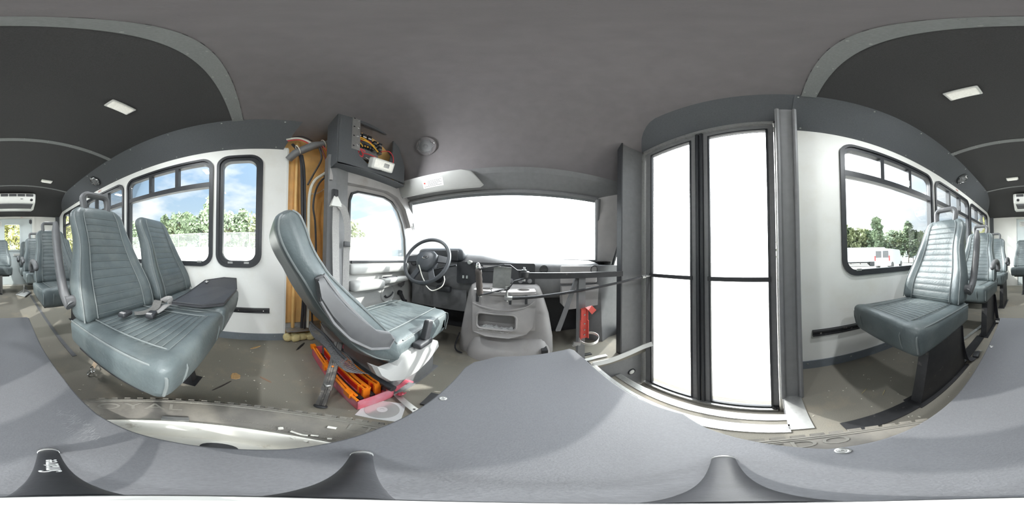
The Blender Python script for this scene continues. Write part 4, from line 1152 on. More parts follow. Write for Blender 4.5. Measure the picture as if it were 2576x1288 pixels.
ec = thing('engine_cover', 'grey moulded engine cover with a storage bin between the front seats', 'engine cover', (-.1, 1.2, 0))
def ecl(z, x0, x1, yr, r):
    pts = rrect(x0, yr, x1, 1.60, r, 5)
    return [V((a, b, z)) for a, b in pts]
g = G(); g.loft([ecl(0, -.44, .275, 1.13, .10), ecl(.06, -.435, .27, 1.125, .09), ecl(.16, -.425, .265, 1.13, .08), ecl(.35, -.40, .235, 1.145, .07), ecl(.50, -.375, .19, 1.16, .06), ecl(.56, -.355, .165, 1.18, .05), ecl(.575, -.33, .145, 1.21, .04)]); g.build('cover_shell', plas_md, ec, 50)
g = G(); g.loft([[V((x * f - .06, 1.14 - .13 * h * (1 - (x / .30) ** 2) ** .5 if abs(x) < .30 else 1.14, z)) for x in [-.30 + .60 * k / 16 for k in range(17)]] + [V((.30 * f - .06, 1.25, z)), V((-.30 * f - .06, 1.25, z))] for z, h, f in ((0, 1, 1), (.05, .95, .98), (.10, .7, .93), (.15, .3, .85), (.17, .05, .8))]); g.build('cover_bulge', plas_md, ec, 60)
g = G(); g.b2((.165, 1.05, .03), (.205, 1.14, .10)); g.build('cover_latch', plas_dk, ec, 0)
g = G(); g.tube(spline([(-.42, 1.16, .16), (-.445, 1.14, .05), (-.42, 1.10, .02), (-.37, 1.08, .015)], 6), .006, 6); g.build('cable', cable_b, ec)
# tray with bin opening: front skin with a hole, floor and back
def trayx(z): return (-.285 + .012 * sstep(.45, .2, z) * 2, .118 - .03 * sstep(.45, .2, z))
hole = rrect(-.262, .285, -.005, .402, .03, 5)
g = G()
outer = [(-.288, .245), (-.20, .225), (-.05, .222), (.06, .25), (.10, .30), (.125, .50), (.12, .545), (-.290, .545), (-.298, .48), (-.293, .30)]
def bow(p): return 1.07 - .05 * math.cos((p[0] + .085) / .21 * 1.2)
tri = tessellate_polygon([[V((a, b, 0)) for a, b in outer], [V((a, b, 0)) for a, b in hole]])
flat = outer + hole
vs = [V((a, bow((a, b)) - .02 * sstep(.55, .30, b) * 0, b)) for a, b in flat]; nn_ = len(vs)
vs2 = [p + V((0, .012, 0)) for p in vs]
fs = [tuple(tt) for tt in tri] + [tuple(i + nn_ for i in reversed(tt)) for tt in tri]
no = len(outer)
for i in range(no): fs.append((i, (i + 1) % no, (i + 1) % no + nn_, i + nn_))
nh = len(hole)
for i in range(nh): fs.append((no + i, no + (i + 1) % nh, no + (i + 1) % nh + nn_, no + i + nn_))
g.add(vs + vs2, fs)
g.prism([(1.05, .245), (1.22, .245), (1.22, .258), (1.05, .258)], 'x', -.28, .07)
g.b2((-.295, 1.055, .25), (-.283, 1.22, .545)); g.b2((.085, 1.06, .27), (.118, 1.22, .545)); g.b2((-.29, 1.16, .25), (.11, 1.17, .545))
tr = g.build('storage_tray', plas_md, ec, 40)
g = G(); g.tube([(a, bow((a, b)) - .002, b) for a, b in hole], .008, 6, closed=True); g.build('bin_lip', plas_md, tr)
g = G(); g.tube(spline([(-.295, 1.055, .46), (-.22, 1.03, .445), (-.085, 1.012, .435), (.05, 1.03, .455), (.12, 1.06, .50)], 6), .006, 6); g.build('tray_ledge', plas_md, tr)
g = G(); g.prism([(-.295, 1.06), (-.2, 1.035), (-.085, 1.022), (.03, 1.035), (.12, 1.06), (.12, 1.24), (-.295, 1.24)], 'z', .535, .555, [[(-.215 + .042 * math.cos(2 * PI * k / 16), 1.12 + .042 * math.sin(2 * PI * k / 16)) for k in range(16)], [(.04 + .042 * math.cos(2 * PI * k / 16), 1.12 + .042 * math.sin(2 * PI * k / 16)) for k in range(16)]]); g.build('cup_holder_top', plas_md, tr, 40)
for x in (-.262, -.045, .055):
    g = G(); g.b2((x - .008, bow((x, 0)) - .006, .475), (x + .008, bow((x, 0)) + .006, .535)); g.build('tray_slot', plas_dk, tr, 0)
t = thing('plastic_bag', 'crumpled clear plastic bag inside the bin of the engine cover', 'bag', (-.15, 1.08, .27))
g = G(); g.grid(lambda u, v: V((-.255 + .23 * u, 1.035 + .09 * v,   .262 + .014 * math.exp(-((u - .3) / .25) ** 2) + .014 * mnoise.noise(V((u * 9, v * 5, 2)))+ .008 * mnoise.noise(V((u * 25, v * 14, 5))))), 26, 12, (0, 0, .002)); g.build('bag', clearpl, t, 50)

# ---- door opener and rail
t = thing('door_opener', 'manual door opener with ribbed grip lever in front of the engine cover', 'lever', (-.1, .95, .5))
g = G(); g.lathe([(.012, 0), (.019, .004), (.021, .02), (.018, .045), (.021, .055), (.0185, .085), (.021, .095), (.018, .125), (.021, .135), (.019, .160), (.013, .166)], (-.222, .95, .543), (-.09, .0, 1), 20); gp = g.build('grip', bronze, t, 50)
g = G(); g.lathe([(.014, 0), (.016, .004), (.014, .02), (.008, .034), (0, .038)], (-.237, .95, .706), (-.09, 0, 1), 16); g.build('grip_cap', chrome, gp, 50)
g = G(); g.lathe([(.011, 0), (.012, .006), (.008, .010)], (-.221, .95, .534), (-.09, 0, 1), 10); g.build('grip_nut', steel, gp)
g = G(); strip(g, [(-.240, .95, .702), (-.08, .945, .733), (-.045, .945, .731), (-.005, .945, .702), (.05, .945, .700)], .036, .006, (0, 1, 0)); g.build('upper_arm', blackmetal, t, 40)
g = G(); strip(g, [(-.225, .95, .545), (-.12, .945, .575), (-.055, .945, .590), (-.02, .945, .640), (.045, .945, .658)], .036, .006, (0, 1, 0)); g.build('lower_arm', blackmetal, t, 40)
g = G(); g.lathe([(.030, 0), (.032, .003), (.032, .032), (.028, .036)], (.035, .945, .662), (0, 0, 1), 20); pv = g.build('pivot', blackmetal, t, 40)
g = G(); g.lathe([(.016, .698), (.016, .708), (.007, .7085), (.007, .722)], (.035, .945, 0), (0, 0, 1), 12); g.build('pivot_bolt', chrome, pv, 30)
g = G(); g.cyl((.035, .945, .64), (.035, .945, .662), .010, n=6); g.build('pivot_nut', chrome, pv, 30)
g = G(); g.box((-.095, .965, .655), (.105, .006, .13), Matrix.Rotation(.05, 3, 'Y')); g.build('cover_plate', steel, t, 0)
g = G(); g.tube([(-.16, .93, .60), (-.145, .92, .575), (-.11, .92, .572), (-.075, .92, .59)], .003, 6); g.build('spring_clip', steel, t)
g = G(); g.cyl((-.062, .945, .585), (-.062, .945, .607), .013, n=6); g.cyl((-.062, .945, .515), (-.062, .945, .59), .007); g.cyl((-.075, .945, .535), (-.03, .945, .535), .015, n=6); g.build('rod_end', steel, t, 30)
t2 = thing('door_rod', 'long thin steel rod running from the lever to the entry door', 'rod', (.4, .91, .53))
g = G(); g.tube([(-.04, .945, .535), (.10, .938, .546), (.86, .885, .645)], [.010, .009, .008], 10); g.build('rod', blackmetal, t2)
g = G(); g.cyl((.84, .886, .642), (.875, .884, .647), .014, n=6); g.box((.895, .88, .650), (.06, .03, .012)); g.build('rod_end', steel, t2, 30)
t3 = thing('guard_rail', 'dark square steel rail with post and diagonal brace beside the stepwell', 'rail', (.395, .97, 0))
g = G(); g.b2((.06, .935, .655), (.70, .970, .690)); g.build('top_rail', blackmetal, t3, 0)
g = G(); g.b2((.372, .950, .0), (.418, .990, .66)); g.build('post', plas_gr, t3, 0)
g = G(); g.prism([(.355, .655), (.380, .655), (.262, .30), (.235, .30)], 'y', .965, .985); g.build('brace', plas_gr, t3, 0)
g = G(); g.b2((.34, .92, 0), (.45, 1.02, .008)); g.build('foot_plate', blackmetal, t3, 0)
t4 = thing('extinguisher_bracket', 'red fire extinguisher bracket with open metal strap on the rail post', 'bracket', (.41, .94, .22))
g = G()
g.prism([(.385, .455), (.432, .455), (.432, .235), (.385, .235)], 'y', .942, .948)
g.b2((.385, .935, .375), (.389, .95, .45)); g.b2((.428, .935, .375), (.432, .95, .45))
g.b2((.382, .93, .235), (.388, .95, .37)); g.b2((.429, .93, .235), (.435, .95, .37))
g.build('back_plate', redmetal, t4, 0)
g = G(); strip(g, [(.405, .94, .455), (.415, .92, .468), (.43, .905, .466), (.455, .90, .435)], .040, .004, (1, 0, .1)); g.build('top_hook', redmetal, t4, 40)
for z in (.41, .345, .30, .262):
    g = G(); g.lathe([(.006, 0), (.005, .003), (0, .004)], (.41, .942, z), (0, -1, 0), 10); g.build('rivet', steel, t4)
g = G(); cc = V((.425, .90, .262))
strip(g, [cc + V((.060 * math.cos(math.radians(a)), .050 * math.sin(math.radians(a)), -.012 + .018 * math.sin(math.radians(a + 20)))) for a in range(-200, 121, 16)], .017, .0025, (0, 0, 1)); g.build('strap', alu, t4, 40)
g = G(); g.box((.345, .90, .225), (.045, .012, .02), Matrix.Rotation(.3, 3, 'Y')); g.b2((.318, .895, .21), (.345, .905, .216)); g.build('strap_buckle', steel, t4, 0)
# step lamp in the stepwell front wall
t = thing('step_lamp', 'small round chrome step lamp in the grey stepwell wall', 'lamp', (.78, .95, -.32))
g = G(); g.lathe([(.034, 0), (.034, .006), (.028, .010), (.024, .006)], (.80, .955, -.245), (0, -1, 0), 24); g.build('bezel', plas_dk, t, 40)
g = G(); g.lathe([(.025, .004), (.022, .010), (.010, .014), (0, .015)], (.80, .955, -.245), (0, -1, 0), 20); g.build('lens', lens, t, 50)
# loose white edge trim over the stepwell corner
t = thing('loose_trim', 'loose white plastic edge trim bent across the stepwell corner', 'trim', (.65, .90, 0))
g = G(); strip(g, spline([(.46, .915, .006), (.58, .905, .010), (.72, .895, .03), (.84, .875, .055), (.905, .84, .075)], 6), .036, .010, (0, .3, 1)); g.build('strip', white_pl, t, 50)
t = thing('loose_trim', 'short white plastic strip lying flat on the floor by the rail post', 'trim', (.50, 1.0, 0))
g = G(); strip(g, [(.42, .985, .006), (.52, .99, .010), (.60, .985, .008)], .03, .006, (0, 1, 0)); g.build('strip', white_pl, t, 50)
t = thing('floor_slot', 'small dark slotted hinge plate in the front passenger floor', 'plate', (.48, 1.06, 0))
g = G(); g.b2((.45, 1.05, 0), (.52, 1.085, .004)); g.build('plate', blackmetal, t, 0)
g = G(); g.b2((.455, 1.062, .004), (.515, 1.068, .006)); g.build('slot', alu, t, 0)

# ---- sun visor
t = thing('sun_visor', 'pale grey sun visor with a printed label above the windscreen', 'visor', (-.65, 1.13, 1.31))
vp = [(-1.00, 1.335), (-1.015, 1.43), (-.98, 1.462), (-.40, 1.450), (-.33, 1.43), (-.255, 1.325), (-.28, 1.31), (-.90, 1.322), (-.97, 1.322)]
g = G(); ce = (sum(p[0] for p in vp) / len(vp), sum(p[1] for p in vp) / len(vp))
def vl(f, d): return [V((ce[0] + (a - ce[0]) * f, 1.06 + d + (1.46 - b) * .45, ce[1] + (b - ce[1]) * f)) for a, b in vp]
g.loft([vl(.97, -.012), vl(1, -.006), vl(1, .004), vl(.97, .010)]); vb = g.build('visor_panel', plas_lt, t, 50)
g = G(); lp = [(-.735, 1.352), (-.735, 1.405), (-.555, 1.415), (-.555, 1.352)]
g.add([V((a, 1.06 - .0135 + (1.46 - b) * .45, b)) for a, b in lp] + [V((a, 1.06 - .0115 + (1.46 - b) * .45, b)) for a, b in lp], [(0, 1, 2, 3), (7, 6, 5, 4), (0, 4, 5, 1), (1, 5, 6, 2), (2, 6, 7, 3), (3, 7, 4, 0)]); lb = g.build('warning_label', paper, vb, 0)
vm = lambda x, z: frame_mtx((x, 1.06 - .0142 + (1.46 - z) * .45, z), (1, 0, 0), (0, -.45, 1))
for z, x0, x1 in ((1.402, -.69, -.57), (1.392, -.69, -.58), (1.382, -.69, -.565), (1.372, -.69, -.60), (1.362, -.725, -.57)):
    g = G(); g.add([V((x, 1.06 - .0142 + (1.46 - zz) * .45, zz)) for x, zz in ((x0, z), (x1, z), (x1, z + .003), (x0, z + .003))], [(0, 1, 2, 3)]); g.build('print_line', ink, lb, 0)
g = G(); g.lathe([(.008, 0), (.008, .001)], vm(-.716, 1.392).translation + V((0, -.0002, 0)), (0, -1, -.45), 16); g.build('warning_symbol', inkr, lb, 0)
g = G(); g.tube([(-.985, 1.118, 1.325), (-1.01, 1.13, 1.35), (-1.02, 1.16, 1.36)], .008, 8); g.build('visor_hinge', plas_dk, t)

# ================================================================ OVERHEAD AND BODY FITTINGS
def fill_light(p, w, parent, d=(0, 0, -1)):
    # added cabin fill: a small area light set at the lens of an unlit lamp
    l = bpy.data.lights.new('fill_light', 'AREA'); l.energy = w; l.color = (.94, .98, 1.0); l.shape = 'RECTANGLE'; l.size = .14; l.size_y = .06
    o = bpy.data.objects.new('fill_light', l); COL.objects.link(o); o.parent = parent; o.location = V(p) - OFF[parent]
    o.rotation_euler = V(d).to_track_quat('-Z', 'Y').to_euler()
def dome(x, y, label):
    z = arch(x) - .001
    t = thing('dome_light', label, 'lamp', (x, y, z - .03), 'dome lights on the ceiling')
    sl = (arch(x + .05) - arch(x - .05)) / .1
    R3 = Matrix.Rotation(-math.atan(sl), 3, 'Y')
    g = G(); g.rbox((x, y, z - .008), (.175, .088, .016), .008, rot=R3); b = g.build('base', white_pl, t, 50)
    g = G(); g.rbox((x, y, z - .018), (.150, .070, .022), .010, rot=R3); g.build('lens', lens_glow, t, 50)
    fill_light((x, y, z - .034), 3.6, t)
    g = G(); g.rbox(V((x, y, z - .0175)) + R3 @ V((.055, 0, 0)), (.022, .025, .022), .004, rot=R3); g.build('switch', white_pl, b, 50)
dome(-.625, -.735, 'white dome light above the nearest double seat')
dome(.285, -.72, 'white dome light above the nearest single seat')
dome(-.640, -2.45, 'small far dome light on the ceiling, driver side')
dome(.240, -2.39, 'small far dome light on the ceiling, door side')

def speaker(c, n, label, ringm=None, rosm=None):
    t = thing('cove_speaker', label, 'speaker', c)
    n = V(n).normalized()
    g = G(); g.lathe([(.088, 0), (.086, .010), (.074, .014), (.066, .010)], c, n, 32); g.build('outer_ring', ringm or plas_dk, t, 40)
    u = n.orthogonal().normalized(); w = n.cross(u)
    g = G()
    pts = []
    for k in range(64):
        a = 2 * PI * k / 64; r = .062 + .008 * math.cos(6 * a)
        pts.append(V(c) + (u * math.cos(a) + w * math.sin(a)) * r + n * .012)
    g.tube(pts, .0042, 6, closed=True); g.build('rosette', rosm or chrome, t)
    g = G(); g.lathe([(.062, .006), (.05, .012), (.02, .010), (.016, .014), (0, .016)], c, n, 28); g.build('cone', plas_gr, t, 40)
    for k in range(4):
        a = PI / 4 + k * PI / 2
        g = G(); g.lathe([(.006, .012), (.005, .016), (0, .017)], V(c) + (u * math.cos(a) + w * math.sin(a)) * .079, n, 8); g.build('screw', chrome, t)
speaker((-1.18, -1.93, 1.822), (.177, 0, -.2365), 'round dark speaker with chrome rosette in the driver side cove')
speaker((.83, -1.93, 1.822), (-.177, 0, -.2365), 'round dark speaker with chrome rosette in the door side cove')
speaker((-.67, 1.008, 1.745), (0, -1.56, -1.165), 'round grey speaker in the front headliner above the sun visor', cap_glare_grey, plas_gr)
for x, sg, y in ((XL, 1, -2.0), (XR, -1, -2.02)):
    t = thing('exit_sticker', 'small red and white sticker over the %s window row' % ('driver side' if sg > 0 else 'door side'), 'sticker', (x, y, 1.69))
    g = G(); g.b2((x, y - .055, 1.675), (x + sg * .0015, y + .055, 1.725)); l = g.build('sticker', paper, t, 0)
    text('label_print', 'EXIT', .034, frame_mtx((x + sg * .0022, y, 1.70), (0, sg, 0), (0, 0, 1)), inkr, l)

# rear air conditioner
t = thing('air_conditioner', 'white air conditioner unit with dark louvres high on the rear wall', 'air conditioner', (-.15, -3.15, 1.65))
AX0, AX1 = -.552, .288
pf = [(-3.55, 1.90), (-2.96, 1.905), (-2.93, 1.895), (-2.925, 1.86), (-2.94, 1.80), (-2.97, 1.745), (-3.00, 1.725), (-3.16, 1.655), (-3.20, 1.65), (-3.55, 1.70)]
g = G(); g.loft([[V((x + e, y - (.03 if abs(e) > 0 and y > -3.3 else 0), z)) for y, z in pf] for x, e in ((AX0, -.001), (AX0 + .03, 0), (AX1 - .03, 0), (AX1, .001))]); ac = g.build('housing', white_pl, t, 40)
nv = 5
for k in range(nv):
    x0 = AX0 + .045 + k * ((AX1 - AX0 - .08) / nv); x1 = x0 + .130
    g = G(); g.b2((x0, -2.945, 1.835), (x1, -2.921, 1.882)); lo = g.build('louvre_grille', plas_dk, t, 0)
    for j in range(4):
        g = G(); g.box(((x0 + x1) / 2, -2.922, 1.842 + j * .011), (x1 - x0 - .006, .012, .0035), Matrix.Rotation(.5, 3, 'X')); g.build('slat', plas_gr, lo, 0)
g = G(); g.prism([(AX0 + .04, 0), (AX1 - .04, 0), (AX1 - .06, 1), (AX0 + .06, 1)], 'z', 0, 1)
g2 = G(); g2.v = [V((p.x, -3.015 - .135 * p.y, 1.716 - .060 * p.y - .006 * p.z)) for p in g.v]; g2.f = g.f; rg = g2.build('return_grille', plas_dk, t, 0)
for j in range(7):
    f = .08 + j * .14
    g = G(); g.b2((AX0 + .055, -3.015 - .135 * f - .003, 1.716 - .060 * f - .010), (AX1 - .055, -3.015 - .135 * f + .003, 1.716 - .060 * f - .002)); g.build('slat', plas_gr, rg, 0)
cn = V((0, .88, -.42)).normalized()
for x in (AX0 + .075, AX1 - .085):
    g = G(); g.lathe([(.026, 0), (.026, .008), (.020, .012), (.018, .006), (0, .008)], (x, -2.953, 1.775), cn, 20); g.build('temperature_sensor', plas_dk, t, 40)
g = G(); g.loft([[V((-.30 + .028 * s * math.cos(2 * PI * k / 20), -2.948, 1.79)) + V((0, -.42, -.88)).normalized() * (.010 * s * math.sin(2 * PI * k / 20)) + cn * h for k in range(20)] for s, h in ((1, 0), (1, .004), (.8, .006))]); g.build('oval_badge', steel, t, 40)

# ---- overhead electrical box beside the driver
t = thing('fuse_box', 'dark overhead electrical box with its cover off and wiring showing', 'fuse box', (-.95, .66, 1.4))
X0 = -.90
fr = [(.430, 1.398), (1.04, 1.43), (1.04, 1.60), (.96, 1.80), (.90, 1.99), (.430, 1.99)]
ho = [(.59, 1.52), (.655, 1.47), (.86, 1.55), (.895, 1.72), (.895, 1.885), (.575, 1.90), (.575, 1.56)]
g = G(); g.prism(fr, 'x', X0 - .012, X0, [ho]); box = g.build('face_panel', cove_dark, t, 0)
g = G(); g.prism([(-1.06, 1.398), (X0, 1.398), (X0, 1.99), (-1.06, 1.99)], 'y', .422, .432); g.build('rear_panel', cove_dark, t, 0)
g = G(); g.prism([(-1.06, 1.398), (X0, 1.398), (X0, 1.410), (-1.06, 1.410)], 'y', .43, 1.04); g.build('bottom_panel', cove_dark, t, 0)
g = G(); g.b2((-1.035, .43, 1.40), (-1.02, 1.04, 1.97)); g.build('inner_panel', tan, t, 0)
g = G(); g.b2((-.99, .56, 1.555), (-.965, .80, 1.79)); bd = g.build('circuit_board', plas_gr, t, 0)
g = G(); g.prism([(.523, 1.565), (.588, 1.565), (.580, 1.975), (.522, 1.975)], 'x', X0 + .001, X0 + .004); br = g.build('metal_bracket', alu, t, 0)
for k in range(4):
    g = G(); g.lathe([(.007, 0), (.006, .004), (0, .006)], (X0 + .004, .572, 1.62 + k * .10), (1, 0, 0), 10); g.build('bracket_screw', chrome, br)
    g = G(); g.lathe([(.007, 0), (.007, .001)], (X0 + .004, .537, 1.60 + k * .11), (1, 0, 0), 10); g.build('bracket_hole', plas_dk, br)
for k in range(3):
    g = G(); g.b2((-.985, .585 + k * .045, 1.755), (-.935, .622 + k * .045, 1.815)); rl = g.build('relay', plas_dk, t, 0)
    g = G(); g.b2((-.9345, .590 + k * .045, 1.768), (-.933, .617 + k * .045, 1.782)); g.build('relay_label', paper, rl, 0)
for k in range(8):
    g = G(); g.b2((-.966, .575 + k * .024, 1.665), (-.940, .592 + k * .024, 1.700)); f = g.build('fuse_holder', plas_dk, t, 0)
    g = G(); g.b2((-.940, .578 + k * .024, 1.668), (-.934, .589 + k * .024, 1.678)); g.build('fuse', cable_y if k in (3, 4) else steel, f, 0)
for k in range(6):
    for dy in (0, .05):
        g = G(); g.b2((-.966, .735 + dy, 1.655 + k * .022), (-.935, .762 + dy, 1.669 + k * .022)); g.build('terminal', plas_dk if k % 2 else steel, t, 0)
def wire(pts, r, m): 
    g = G(); g.tube(spline(pts, 6), r, 6); g.build('wire', m, t)
wire([(-.93, .56, 1.745), (-.92, .63, 1.735), (-.92, .70, 1.70), (-.93, .77, 1.655)], .006, cable_y)
wire([(-.93, .57, 1.73), (-.92, .65, 1.715), (-.925, .73, 1.705)], .004, cable_y)
wire([(-.93, .58, 1.69), (-.925, .61, 1.675), (-.93, .63, 1.65)], .004, cable_y)
wire([(-.94, .80, 1.68), (-.90, .85, 1.69), (-.885, .885, 1.63), (-.888, .885, 1.53)], .004, cable_r)
wire([(-.93, .56, 1.57), (-.91, .575, 1.60), (-.91, .60, 1.595), (-.91, .62, 1.56), (-.90, .61, 1.52), (-.91, .585, 1.54), (-.91, .60, 1.60), (-.91, .64, 1.59)], .005, cable_r)
wire([(-.92, .62, 1.575), (-.91, .70, 1.575), (-.895, .76, 1.545), (-.885, .775, 1.50)], .0045, cable_r)
wire([(-.94, .62, 1.72), (-.93, .68, 1.745), (-.94, .72, 1.72)], .003, cable_r)
wire([(-.93, .66, 1.55), (-.91, .70, 1.52), (-.915, .74, 1.54), (-.93, .72, 1.50)], .003, cable_w)
wire([(-.93, .67, 1.53), (-.915, .72, 1.55), (-.92, .76, 1.51)], .003, cable_b)
t = thing('dome_light', 'white box dome light hanging tilted under the open fuse box', 'lamp', (-.88, .76, 1.42))
R3 = Matrix.Rotation(.12, 3, 'X') @ Matrix.Rotation(.45, 3, 'Y')
def dl(p): return V((-.868, .755, 1.482)) + R3 @ V(p)
g = G(); g.rbox((0, 0, 0), (.055, .20, .088), .010); g.v = [dl(p) for p in g.v]; g.build('housing', white_pl, t, 40)
g = G(); g.rbox((.022, 0, 0), (.022, .170, .066), .008); g.v = [dl(p) for p in g.v]; ln = g.build('lens', lens_glow, t, 40)
fill_light(dl((.045, 0, 0)), 2.2, t, R3 @ V((1, 0, 0)))
g = G(); g.rbox((.031, .02, 0), (.010, .05, .035), .004); g.v = [dl(p) for p in g.v]; g.build('bulb_bowl', steel, ln, 40)
g = G(); g.rbox((.0, .0, -.046), (.02, .018, .008), .003); g.v = [dl(p) for p in g.v]; g.build('switch', plas_dk, t, 40)

# ---- conduit and cables against the tan panel
t = thing('conduit', 'dark grey conduit pipe strapped with white cable ties across the tan panel', 'pipe', (-1.2, .35, 1.6))
g = G(); g.tube([(-1.27, .19, 1.605), (-1.22, .23, 1.645), (-1.18, .36, 1.735), (-1.16, .47, 1.775), (-1.12, .50, 1.83), (-1.10, .50, 1.93)], [.032, .034, .036, .034, .030, .026], 12); g.build('pipe', plas_gr, t)
for p, q in (((-1.19, .245, 1.672), (.1, .45, .24)), ((-1.165, .435, 1.765), (.1, .45, .25)), ((-1.105, .50, 1.88), (.1, 0, 1))):
    q = V(q).normalized(); u = q.orthogonal().normalized(); w = q.cross(u)
    g = G(); g.tube([V(p) + (u * math.cos(2 * PI * k / 20) + w * math.sin(2 * PI * k / 20)) * .040 for k in range(20)], .0045, 6, closed=True); g.build('cable_tie', cable_w, t)
def cable(label, pts, r, m, extra=()):
    t = thing('cable', label, 'cable', V(pts[-1]))
    g = G(); g.tube(spline(pts, 7), r, 7); g.build('sheath', m, t)
    for p2, r2, m2 in extra:
        g = G(); g.tube(spline(p2, 7), r2, 6); g.build('core', m2, t)
cable('thick black cable bundle running down the tan panel behind the driver seat', [(-1.26, .215, 1.78), (-1.23, .265, 1.66), (-1.22, .285, 1.5), (-1.225, .30, 1.1), (-1.225, .315, .7), (-1.23, .325, .45), (-1.25, .32, .14)], .013, cable_b,
      [([(-1.20, .28, 1.62), (-1.195, .30, 1.45), (-1.20, .315, 1.1), (-1.20, .325, .8), (-1.205, .335, .4), (-1.23, .34, .14)], .009, cable_b)])
cable('bundle of white and red wires coming out of the cove end', [(-1.22, .16, 1.80), (-1.20, .24, 1.815), (-1.19, .31, 1.79), (-1.18, .36, 1.745)], .011, cable_w, [([(-1.22, .17, 1.785), (-1.19, .26, 1.79), (-1.185, .33, 1.75)], .005, cable_r), ([(-1.22, .17, 1.815), (-1.19, .27, 1.835), (-1.18, .35, 1.79)], .005, cable_b)])
cable('white cable arching from the cab pillar down the tan panel', [(-1.07, .52, 1.50), (-1.15, .45, 1.44), (-1.19, .375, 1.36), (-1.20, .345, 1.22), (-1.20, .345, .95), (-1.21, .355, .6), (-1.23, .365, .15)], .012, cable_w)
cable('thin black cable curving under the white one beside the cab pillar', [(-1.09, .53, 1.46), (-1.16, .45, 1.40), (-1.19, .40, 1.31), (-1.19, .375, 1.15), (-1.19, .395, 1.0), (-1.20, .41, .7), (-1.21, .39, .45), (-1.22, .40, .15)], .008, cable_b)
cable('brown cable looping from the conduit to the black bundle', [(-1.16, .40, 1.70), (-1.16, .42, 1.58), (-1.19, .37, 1.43), (-1.20, .33, 1.33)], .008, bronze)
cable('pair of thin dark red wires hanging below the conduit', [(-1.15, .41, 1.71), (-1.15, .445, 1.60), (-1.17, .47, 1.48), (-1.16, .50, 1.45)], .005, M('dark red sheath', (.22, .05, .05), .5), [([(-1.14, .42, 1.72), (-1.12, .47, 1.62), (-1.10, .51, 1.56)], .003, cable_r), ([(-1.15, .40, 1.71), (-1.16, .455, 1.58), (-1.18, .455, 1.42)], .006, cable_b)])
t = thing('trim_edge_clips', 'row of pale staples along the torn headliner edge beside the pillar', 'staples', (-1.2, .45, 1.2))
for k in range(11):
    f = k / 10
    g = G(); g.box((-1.315, .40 + .17 * f, 1.30 + .16 * f * f), (.01, .006, .016), Matrix.Rotation(-.6, 3, 'X')); g.build('staple', white_pl, t, 0)

# ================================================================ THINGS ON THE FLOOR
kc = V((-.735, .415, 0)); kr = Matrix.Rotation(-.04, 3, 'Z')
def K(x, y, z): return kc + kr @ V((x, y, z))
t = thing('triangle_case', 'open faded red case of orange folding warning triangles behind the driver seat', 'case', kc)
g = G()
def kbox(g, a, b):
    g0 = G(); g0.b2(a, b); g.add([K(*p) for p in g0.v], g0.f)
kbox(g, (-.29, -.085, .0), (.29, .085, .004))
kbox(g, (-.29, -.085, .0), (-.285, .085, .075)); kbox(g, (.285, -.085, .0), (.29, .085, .075))
kbox(g, (-.29, -.085, .0), (.29, -.080, .075)); kbox(g, (-.29, .080, .0), (.29, .085, .065))
g.build('case_tray', redpl, t, 0)
g = G(); g0 = G(); g0.prism([(.086, .060), (.165, .085), (.20, .055), (.195, .050), (.163, .079), (.086, .054)], 'x', -.26, .30); g.add([K(*p) for p in g0.v], g0.f); g.build('case_lid', redpl, t, 0)
for ca, cb in (((-.31, -.095, .062), (-.275, -.062, .09)), ((.20, -.095, .060), (.245, -.078, .095)), ((-.05, -.096, .055), (-.02, -.076, .098))):
    g = G(); kbox(g, ca, cb); g.build('case_clip', orange, t, 0)
g = G(); g0 = G(); g0.tube([(-.28, -.083, .078), (.285, -.083, .078)], .0065, 6); g.add([K(*p) for p in g0.v], g0.f); g0 = G(); g0.tube([(-.26, -.066, .074), (.25, -.066, .074)], .007, 6); g.add([K(*p) for p in g0.v], g0.f); g.build('case_rim', orange, t)
for j, (yy, zz) in enumerate(((-.02, .085), (.035, .092))):
    t2 = thing('warning_triangle', ('front folded orange warning triangle lying in the red case', 'rear folded orange warning triangle lying in the red case next to the black bar')[j], 'warning triangle', K(0, yy, .01))
    g = G()
    for dy, dz in ((0, 0), (.016, .004), (.028, -.006)):
        g0 = G(); g0.rbox((-.0, yy + dy, zz + dz), (.47, .009, .016), .004); g.add([K(*p) for p in g0.v], g0.f)
    g.build('frame_bar', orange, t2, 40)
    g = G(); g0 = G(); g0.b2((-.22, yy - .006, zz - .045), (.235, yy - .003, zz - .005)); g.add([K(*p) for p in g0.v], g0.f); g.build('reflector_strip', M('red reflector film', (.75, .04, .02), .2) if j == 0 else MATS['red reflector film'], t2, 0)
    g = G()
    for x in (.235, .20): 
        g0 = G(); g0.b2((x - .006, yy - .010, .012), (x + .004, yy + .024, zz + .004)); g.add([K(*p) for p in g0.v], g0.f)
    g.build('hinge_foot', orange, t2, 0)
    g = G()
    g0 = G(); g0.rbox((0, yy - .022, .025), (.50, .022, .022), .005); g.add([K(*p) for p in g0.v], g0.f); g.build('base_bar', plas_dk, t2, 40)
    for x in (-.10, -.05):
        g = G(); g0 = G(); g0.b2((x - .012, yy - .045, .035), (x + .012, yy - .025, .058)); g0.b2((x - .012, yy - .045, .058), (x - .004, yy - .025, .068)); g.add([K(*p) for p in g0.v], g0.f); g.build('leg_clip', orange, t2, 0)
t = thing('jack_handle', 'loose black triangle base bar lying along the back of the red case', 'bar', K(.0, .07, .06))
g = G(); g0 = G(); g0.rbox((.02, .066, .095), (.54, .028, .024), .006); g0.cyl((.27, .066, .095), (.305, .066, .095), .018, n=12); g.add([K(*p) for p in g0.v], g0.f); g.build('bar', plas_dk, t, 40)
t = thing('metal_bar', 'dusty black jack bar leaning from the floor over the red case', 'bar', (-.53, .23, 0))
